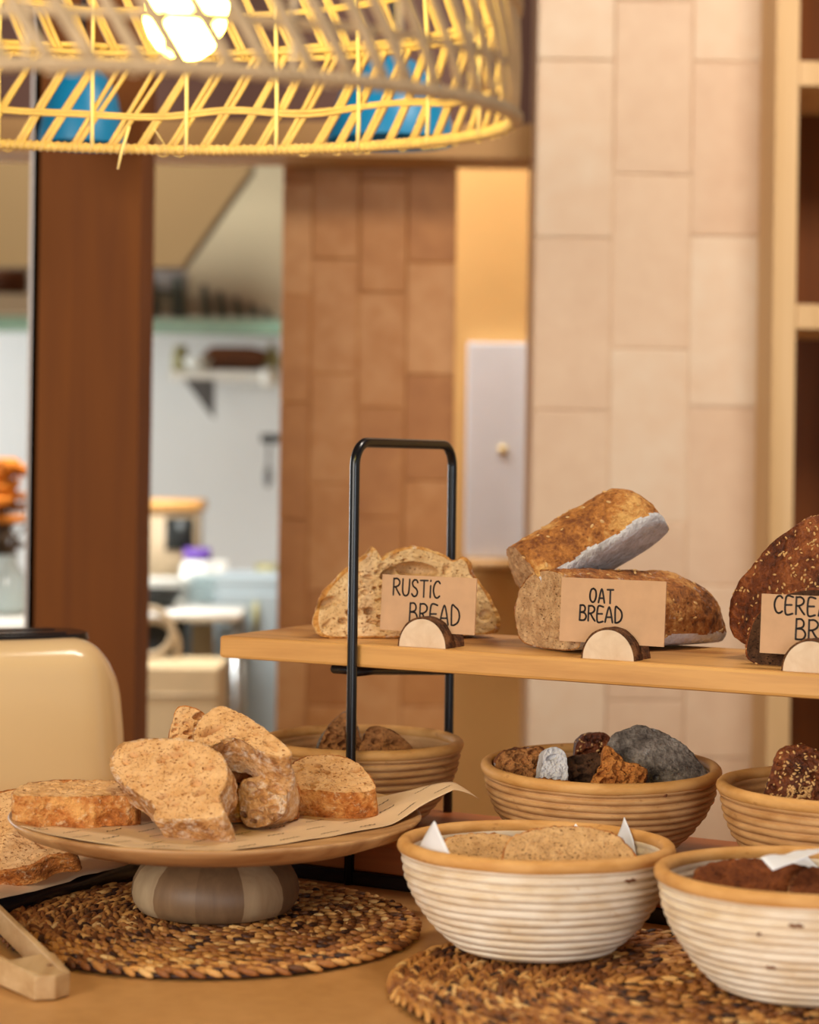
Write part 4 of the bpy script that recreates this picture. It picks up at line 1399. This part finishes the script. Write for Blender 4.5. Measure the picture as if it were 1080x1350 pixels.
mb = MB(); c = L3(212, 368, KD - .02); mb.box((c.x, c.y + .09, c.z), (58 * KD / F, .1, 28 * KD / F)); mb.build('vent_box', M['hood_grey'], hd)
# dark panel added as the slanted shade across the hood
mb = MB()
d0 = 5.4
q = [P(150, 352, d0), P(240, 352, d0), P(332, 222, d0), P(332, 120, d0), P(-220, 120, d0), P(-220, 352, d0)]
o_ = q[0].copy(); vs = [p - o_ for p in q] + [p - o_ + Vector((0, .10, 0)) for p in q]
mb.add(vs, [tuple(range(6)), tuple(range(11, 5, -1))] + [(k, k + 6, (k + 1) % 6 + 6, (k + 1) % 6) for k in range(6)])
bk = mb.build('hood_shade_panel', plain('hood_shade_brown', srgb(84, 62, 28), .9, 0, .04, 3), None, smooth=False)
bk.location = o_
tag(bk, kind='structure'); bk.name = 'wall_hood_shade'

# wall shelf with bracket and the things on it
SD = 6.75
ws = box_px('wall_shelf', 222, 400, 490, 500, SD, .36, M['china'], label='white kitchen wall shelf on a grey triangular bracket', cat='shelf')
mb = MB()
kk = SD / F
mb.add([(-28 * kk, .0, 0), (12 * kk, .0, 0), (12 * kk, .0, -52 * kk), (-28 * kk, .06, 0), (12 * kk, .06, 0), (12 * kk, .06, -52 * kk)], [(0, 2, 1), (3, 4, 5), (0, 1, 4, 3), (1, 2, 5, 4), (2, 0, 3, 5)])
br_ = mb.build('bracket', M['grey_bracket'], ws, smooth=False, loc=(-42 * kk, .02, 0))
zs_ = P(300, 490, SD).z
def lathe_thing(name, px, d, z, prof, mat, label, cat, n=32, group=None):
    b = MB(); b.lathe(prof, n); o = b.build(name, mat, None)
    p = P(px, 600, d); o.location = (p.x, d, z)
    return tag(o, label, cat, group)
def shelf_top(px): return P(px, 490, SD).z
lathe_thing('jar', 236, SD + .12, zs_ + .0, [(.001, 0), (.026, 0), (.028, .05), (.022, .07), (.018, .075), (.022, .078), (.022, .09), (.001, .09)], M['olive'], 'small olive green jar on the kitchen wall shelf', 'jar')
lathe_thing('bowl', 262, SD + .1, zs_ + .0, [(.001, 0), (.03, 0), (.052, .025), (.06, .046), (.056, .046), (.046, .026), (.02, .008), (.001, .008)], M['china'], 'white china bowl on the kitchen wall shelf', 'bowl')
mb = MB()
bp = [(-.10, 0), (-.11, .04), (-.075, .075), (.06, .075), (.115, .062), (.11, .02), (.08, 0)]
vs = [(x, -.06, z) for x, z in bp] + [(x, .06, z) for x, z in bp]; nb = len(bp)
mb.add(vs, [tuple(range(nb)), tuple(range(2 * nb - 1, nb - 1, -1))] + [(k, nb + k, nb + (k + 1) % nb, (k + 1) % nb) for k in range(nb)])
bs = mb.build('wicker_basket', M['basket'], None, smooth=False, bevel=.012)
bs.location = (P(303, 600, SD).x, SD + .12, zs_ + .012); tag(bs, 'dark brown wicker basket lying on the kitchen wall shelf', 'basket')
lathe_thing('oil_bottle', 356, SD + .1, zs_, [(.001, 0), (.03, 0), (.032, .06), (.012, .085), (.012, .10), (.001, .10)], M['olive'], 'yellowish bottle at the right end of the kitchen wall shelf', 'bottle')
b = MB(); b.ell((0, 0, 0), (.034, .034, .034), None, 24, 16); gl = b.build('globe_lamp', M['china']); gl.location = P(356, 487 + 10, SD - .06)
tag(gl, 'small round white globe lamp by the kitchen shelf end', 'lamp')
b = MB(); b.tube([(0, .0, .03), (0, .03, .04), (0, .06, .03)], .006, 8); b.build('stem', M['grey_metal'], gl)

# hook and hanging ladle on the kitchen wall near the pier
hk = empty('hanging_ladle', P(354, 640, 6.3), (0, 0, 0), 'dark ladle hanging from a black hook beside the brown tiled pier', 'ladle')
k6 = 6.3 / F
mb = MB(); mb.box((.004, .03, 62 * k6), (26 * k6, .06, 12 * k6)); mb.build('hook', M['dark_pan'], hk, bevel=.004)
mb = MB(); mb.tube([(0, 0, 56 * k6), (-.001, 0, 30 * k6), (-.002, 0, 20 * k6)], .005, 8); mb.ell((-.002, 0, 12 * k6), (.013, .012, .036), None, 12, 8); mb.build('ladle_body', M['grey_bracket'], hk)

# long worktop and the clutter on it
WD = 5.2
wt = P(200, 800, WD).z
wk = empty('kitchen_worktop', (-.9, WD + .3, 0), (0, 0, 0), 'pale kitchen work counter seen between the wooden post and tiled pier', 'counter')
mb = MB(); mb.box((0, 0, wt - .02), (1.5, .6, .04)); mb.build('worktop', M['china'], wk)
mb = MB(); mb.box((0, .03, (wt - .04) / 2), (1.5, .5, wt - .04)); mb.build('cabinet_body', M['cardboard'], wk)
def on_top(px, dd=.2): 
    p = P(px, 600, WD + dd); return Vector((p.x, WD + dd, wt))
k5 = (WD + .3) / F
bx = empty('wooden_bread_bin', on_top(222, .34), (0, 0, 0), 'box with orange wooden top standing on the kitchen work counter', 'box')
hbin = (P(0, 668, WD + .34).z - wt)
mb = MB(); mb.box((0, 0, hbin / 2), (.17, .2, hbin)); mb.build('box_body', M['hose'], bx)
mb = MB(); mb.box((0, 0, hbin + .012), (.19, .22, .028)); mb.build('box_lid', M['orange_wood'], bx)
mb = MB(); mb.box((.045, -.103, hbin * .74), (.075, .008, hbin * .36)); mb.build('dark_window', M['dark_pan'], bx)
def stack(px, dd, n, r, mat, label, name='plate_stack', cat='plate', group=None, z=0):
    for i in range(n):
        b = MB(); b.lathe([(.001, 0), (r * .55, 0), (r * .8, .008), (r, .018), (r * .98, .02), (r * .55, .006), (.001, .006)], 28)
        o = b.build('plate', mat); p = on_top(px, dd); o.location = (p.x, p.y, wt + i * .012 + z)
        tag(o, label, 'plate', group)
stack(212, .08, 5, .085, M['china'], 'white plate in the stack left on the kitchen work counter', group='stacked plates left on the work counter')
stack(287, .06, 6, .075, M['glass'], 'pale greenish plate in the stack right on the kitchen work counter', group='stacked plates right on the work counter')
p = on_top(262, .18)
jar = empty('storage_jar', p, (0, 0, 0), 'white storage jar with purple lid on the kitchen work counter', 'jar')
hj = P(0, 732, WD + .27).z - wt
mb = MB(); mb.lathe([(.001, 0), (.04, 0), (.044, hj * .3), (.044, hj * .8), (.034, hj)], 28); mb.build('jar_body', M['china'], jar)
mb = MB(); mb.lathe([(.001, hj), (.036, hj), (.036, hj + .03), (.001, hj + .03)], 28); mb.build('lid', M['purple'], jar)
for i, (px, dd, h, r, mat, lb) in enumerate(((288, .4, .10, .03, 'china', 'white tub left of the yellow one on the kitchen work counter'), (320, .42, .07, .034, 'china', 'low white tub on the kitchen work counter'), (353, .42, .09, .03, 'olive', 'pale yellow tub on the kitchen work counter beside the tiled pier'))):
    p = on_top(px, dd)
    lathe_thing('tub', px, WD + dd, wt, [(.001, 0), (r * .85, 0), (r, h), (r * .95, h), (r * .8, .01), (.001, .01)], M[mat], lb, 'tub')
# in front: trolley with hoses, cabinet and boxes
pn = lathe_thing('frying_pan', 196, 4.75, P(196, 800, 4.75).z + .0, [(.001, 0), (.06, 0), (.085, .04), (.08, .04), (.056, .006), (.001, .006)], M['dark_pan'], 'dark frying pan on the kitchen trolley', 'pan')
tr = empty('kitchen_trolley', (P(210, 605, 4.75).x, 4.75, 0), (0, 0, 0), 'white kitchen trolley with a dark interior beside the wooden post', 'trolley')
zt_ = P(196, 800, 4.75).z
mb = MB(); mb.box((.02, 0, zt_ - .012), (.36, .24, .02)); mb.build('trolley_top', M['china'], tr)
mb = MB(); mb.box((-.0, 0, zt_ - .12), (.14, .2, .19)); mb.build('dark_bin', M['dark_pan'], tr)
for sx in (-.15, .19):
    for sy in (-.1, .1):
        mb = MB(); mb.box((sx, sy, (zt_ - .02) / 2), (.015, .015, zt_ - .02)); mb.build('leg', M['steel'], tr)
hz = empty('coiled_hose', P(206, 845, 4.58), (0, 0, 0), 'beige coiled hose hanging on the front of the kitchen trolley', 'hose')
mb = MB()
mb.tube([(.052 * math.cos(t) - .016, .0, .052 * math.sin(t) + .02) for t in np.linspace(0, 6.28, 33)[:-1]], .008, 8, True)
mb.tube([(.056 * math.cos(t) - .008, .014, .056 * math.sin(t) - .012) for t in np.linspace(0, 6.28, 33)[:-1]], .007, 8, True)
mb.tube([(.012, 0, -.03), (.02, 0, -.06), (.016, 0, -.09)], .006, 8)
mb.build('hose_loop', M['hose'], hz)
mb = MB(); mb.ell((.016, 0, -.10), (.016, .016, .02), None, 12, 8); mb.build('nozzle', M['dark_pan'], hz)
for i, (x0, x1, y0, y1, d, mat, lb, nm, ct_) in enumerate((
        (284, 372, 760, 1500, 4.9, 'cabinet', 'blue grey kitchen cabinet beside the brown tiled pier', 'kitchen_cabinet', 'cabinet'),
        (182, 288, 880, 1500, 4.4, 'cardboard', 'beige cardboard carton standing low behind the bread slices', 'carton', 'box'))):
    a = P((x0 + x1) / 2, y0, d); w = (x1 - x0) * d / F
    e = empty(nm, (a.x, d, 0), (0, 0, 0), lb, ct_)
    mb = MB(); mb.box((0, .12, a.z / 2), (w, .24, a.z)); mb.build('body', M[mat], e, bevel=.004)
    if nm == 'kitchen_cabinet':
        mb = MB(); mb.box((0, -.006, a.z / 2), (w * .9, .012, a.z * .92)); dr = mb.build('door', M[mat], e, bevel=.003)
        mb = MB(); mb.box((w * .12, -.02, a.z - .10), (.012, .016, .08)); mb.build('handle', M['olive'], dr)
    else:
        mb = MB(); mb.box((0, -.001, a.z - .06), (w, .003, .006)); mb.build('flap_seam', M['hose'], e)

# left of the post: flowers in a vase, dark basket
vz = 4.2
vp = P(8, 800, vz)
cab = empty('side_table', (vp.x - .12, vz + .05, 0), (0, 0, 0), 'pale side table behind the toaster carrying the flower vase', 'table')
zt2 = P(8, 812, vz).z
mb = MB(); mb.box((0, 0, zt2 - .02), (.5, .4, .04)); mb.build('table_top', M['china'], cab)
for sx in (-.22, .22):
    for sy in (-.17, .17):
        mb = MB(); mb.box((sx, sy, (zt2 - .04) / 2), (.03, .03, zt2 - .04)); mb.build('leg', M['grey_metal'], cab)
vase = lathe_thing('glass_vase', 4, vz + .03, zt2, [(.001, 0), (.045, 0), (.06, .03), (.055, .07), (.03, .11), (.036, .125), (.03, .125), (.024, .11), (.001, .02)], M['glass'], 'round pale glass vase behind the toaster', 'vase')
fl = empty('flower_bunch', (vase.location.x, vase.location.y, zt2 + .1), (0, 0, 0), 'bunch of orange flowers standing in the glass vase at the left edge', 'flowers')
rnd = random.Random(8)
mbs = MB(); mbl = MB()
for i in range(60):
    a = rnd.random() * 6.28; rr = rnd.uniform(0, .075); h = rnd.uniform(.02, .22)
    e = Vector((rr * math.cos(a), rr * math.sin(a), h))
    mbs.tube([(0, 0, -.05), (e.x * .4, e.y * .4, e.z * .5), e], .0018, 5)
    if h > .09:
        b = MB()
        for s in range(7):
            w = s / 7 * 6.28
            b.ell((e.x + .012 * math.cos(w), e.y + .012 * math.sin(w), e.z), (.012, .007, .009), Euler((0, rnd.uniform(-.5, .5), w)).to_matrix(), 6, 4)
        b.build('blossom', M['flower'], fl)
    else:
        mbl.ell(e, (.024, .010, .006), Euler((rnd.uniform(-1, 1), rnd.uniform(-1, 1), a)).to_matrix(), 7, 4)
mbs.build('stems', M['leaf'], fl); lv = mbl.build('leaves', M['leaf'], fl); lv['kind'] = 'stuff'
hbk = empty('handled_basket', P(8, 386, 6.1), (0, 0, 0), 'dark handled basket on top of the kitchen hood at the left edge', 'basket')
k61 = 6.1 / F
mb = MB(); mb.lathe([(.001, 0), (.06, 0), (.068, .10), (.062, .10), (.055, .008), (.001, .008)], 24); mb.build('basket_body', M['basket'], hbk)
mb = MB(); mb.tube([(.055 * math.cos(t), 0, .09 + .07 * math.sin(t)) for t in np.linspace(0, 3.14, 14)], .007, 8); mb.build('basket_handle', M['basket'], hbk)
bsh = box_px('wall_ledge', -140, 60, 386, 412, 6.0, .20, M['hose'], label='narrow pale brown ledge carrying the dark handled basket', cat='ledge')

# turquoise enamel lampshades further back, seen through the rattan
for i, (px, py, d, s, lb) in enumerate(((108, 192, 2.84, .70, 'turquoise enamel lampshade seen through the rattan shade left part'), (515, 188, 2.84, 1.04, 'turquoise enamel lampshade seen through the rattan shade right part'))):
    p = P(px, py, d)
    e = empty('enamel_pendant', p, (0, 0, 0), lb, 'pendant lamp')
    mb = MB(); r = .085 * s
    mb.lathe([(r, 0), (r * .98, .02), (r * .8, .07), (r * .5, .105), (r * .2, .12), (r * .18, .12), (r * .48, .10), (r * .78, .066), (r * .95, .018), (r * .97, 0)], 40, close=False)
    mb.build('shade', M['blue_lamp'], e)
    mb = MB(); mb.tube([(0, 0, .115), (0, 0, .2), (0, 0, CEIL - p.z)], .004, 8); mb.build('cord', M['black_metal'], e)

# ------------------------------------------------------------------ light
def area(name, loc, target, size, power, color, sy=None):
    l = bpy.data.lights.new(name, 'AREA'); l.energy = power; l.color = color; l.size = size
    if sy: l.shape = 'RECTANGLE'; l.size_y = sy
    o = bpy.data.objects.new(name, l); COL.objects.link(o)
    o.location = loc
    o.rotation_euler = (Vector(target) - Vector(loc)).to_track_quat('-Z', 'Y').to_euler()
    return o
area('window_daylight', (-1.9, -1.3, 2.1), (0.1, 1.9, 1.0), 1.8, 94, (1.0, 0.945, 0.86))
area('front_window', (1.1, -2.2, 1.35), (0.2, 1.8, 1.0), 1.1, 30, (0.80, 0.90, 1.0))
area('kitchen_light', (-.8, 4.3, 2.9), (-.9, 6.6, 1.0), 1.0, 165, (0.96, 0.98, 0.97))
area('kitchen_side_fill', (-3.6, 6.0, 1.5), (0, 6.6, 1.2), 1.4, 90, (0.90, 0.96, 1.0))  # added fill grazing the kitchen's back wall, no window there
area('tiled_wall_fill', (0.7, 2.0, 2.95), (0.75, 3.45, 1.4), .7, 46, (1.0, 0.90, 0.78))  # added lamp that brightens the pale tiled wall
area('passage_light', (.12, 3.9, 2.85), (.2, 4.3, 1.4), .25, 34, (1.0, 0.94, 0.82))
w = bpy.data.worlds.new('World'); scn.world = w; w.use_nodes = True
bg = w.node_tree.nodes['Background']
bg.inputs['Color'].default_value = (1.0, 0.91, 0.82, 1); bg.inputs['Strength'].default_value = 0.40

# ------------------------------------------------------------------ camera
cd = bpy.data.cameras.new('camera'); cam = bpy.data.objects.new('camera', cd); COL.objects.link(cam)
cd.sensor_fit = 'VERTICAL'; cd.sensor_height = 36.0; cd.sensor_width = 28.8
cd.lens = F / 1350.0 * 36.0
cd.shift_y = -(675.0 - HOR) / 1350.0
cd.clip_start = 0.05; cd.clip_end = 60
cam.matrix_world = Matrix.Translation((0, 0, CZ)) @ Matrix.Rotation(math.pi / 2, 4, 'X') @ Matrix.Rotation(ROLL, 4, 'Z')
cd.dof.use_dof = True; cd.dof.focus_distance = 1.78; cd.dof.aperture_fstop = 4.6
scn.camera = cam
scn.view_settings.view_transform = 'Standard'
scn.view_settings.look = 'None'
scn.view_settings.exposure = 0.0
scn.view_settings.gamma = 1.0
scn.view_settings.use_curve_mapping = False
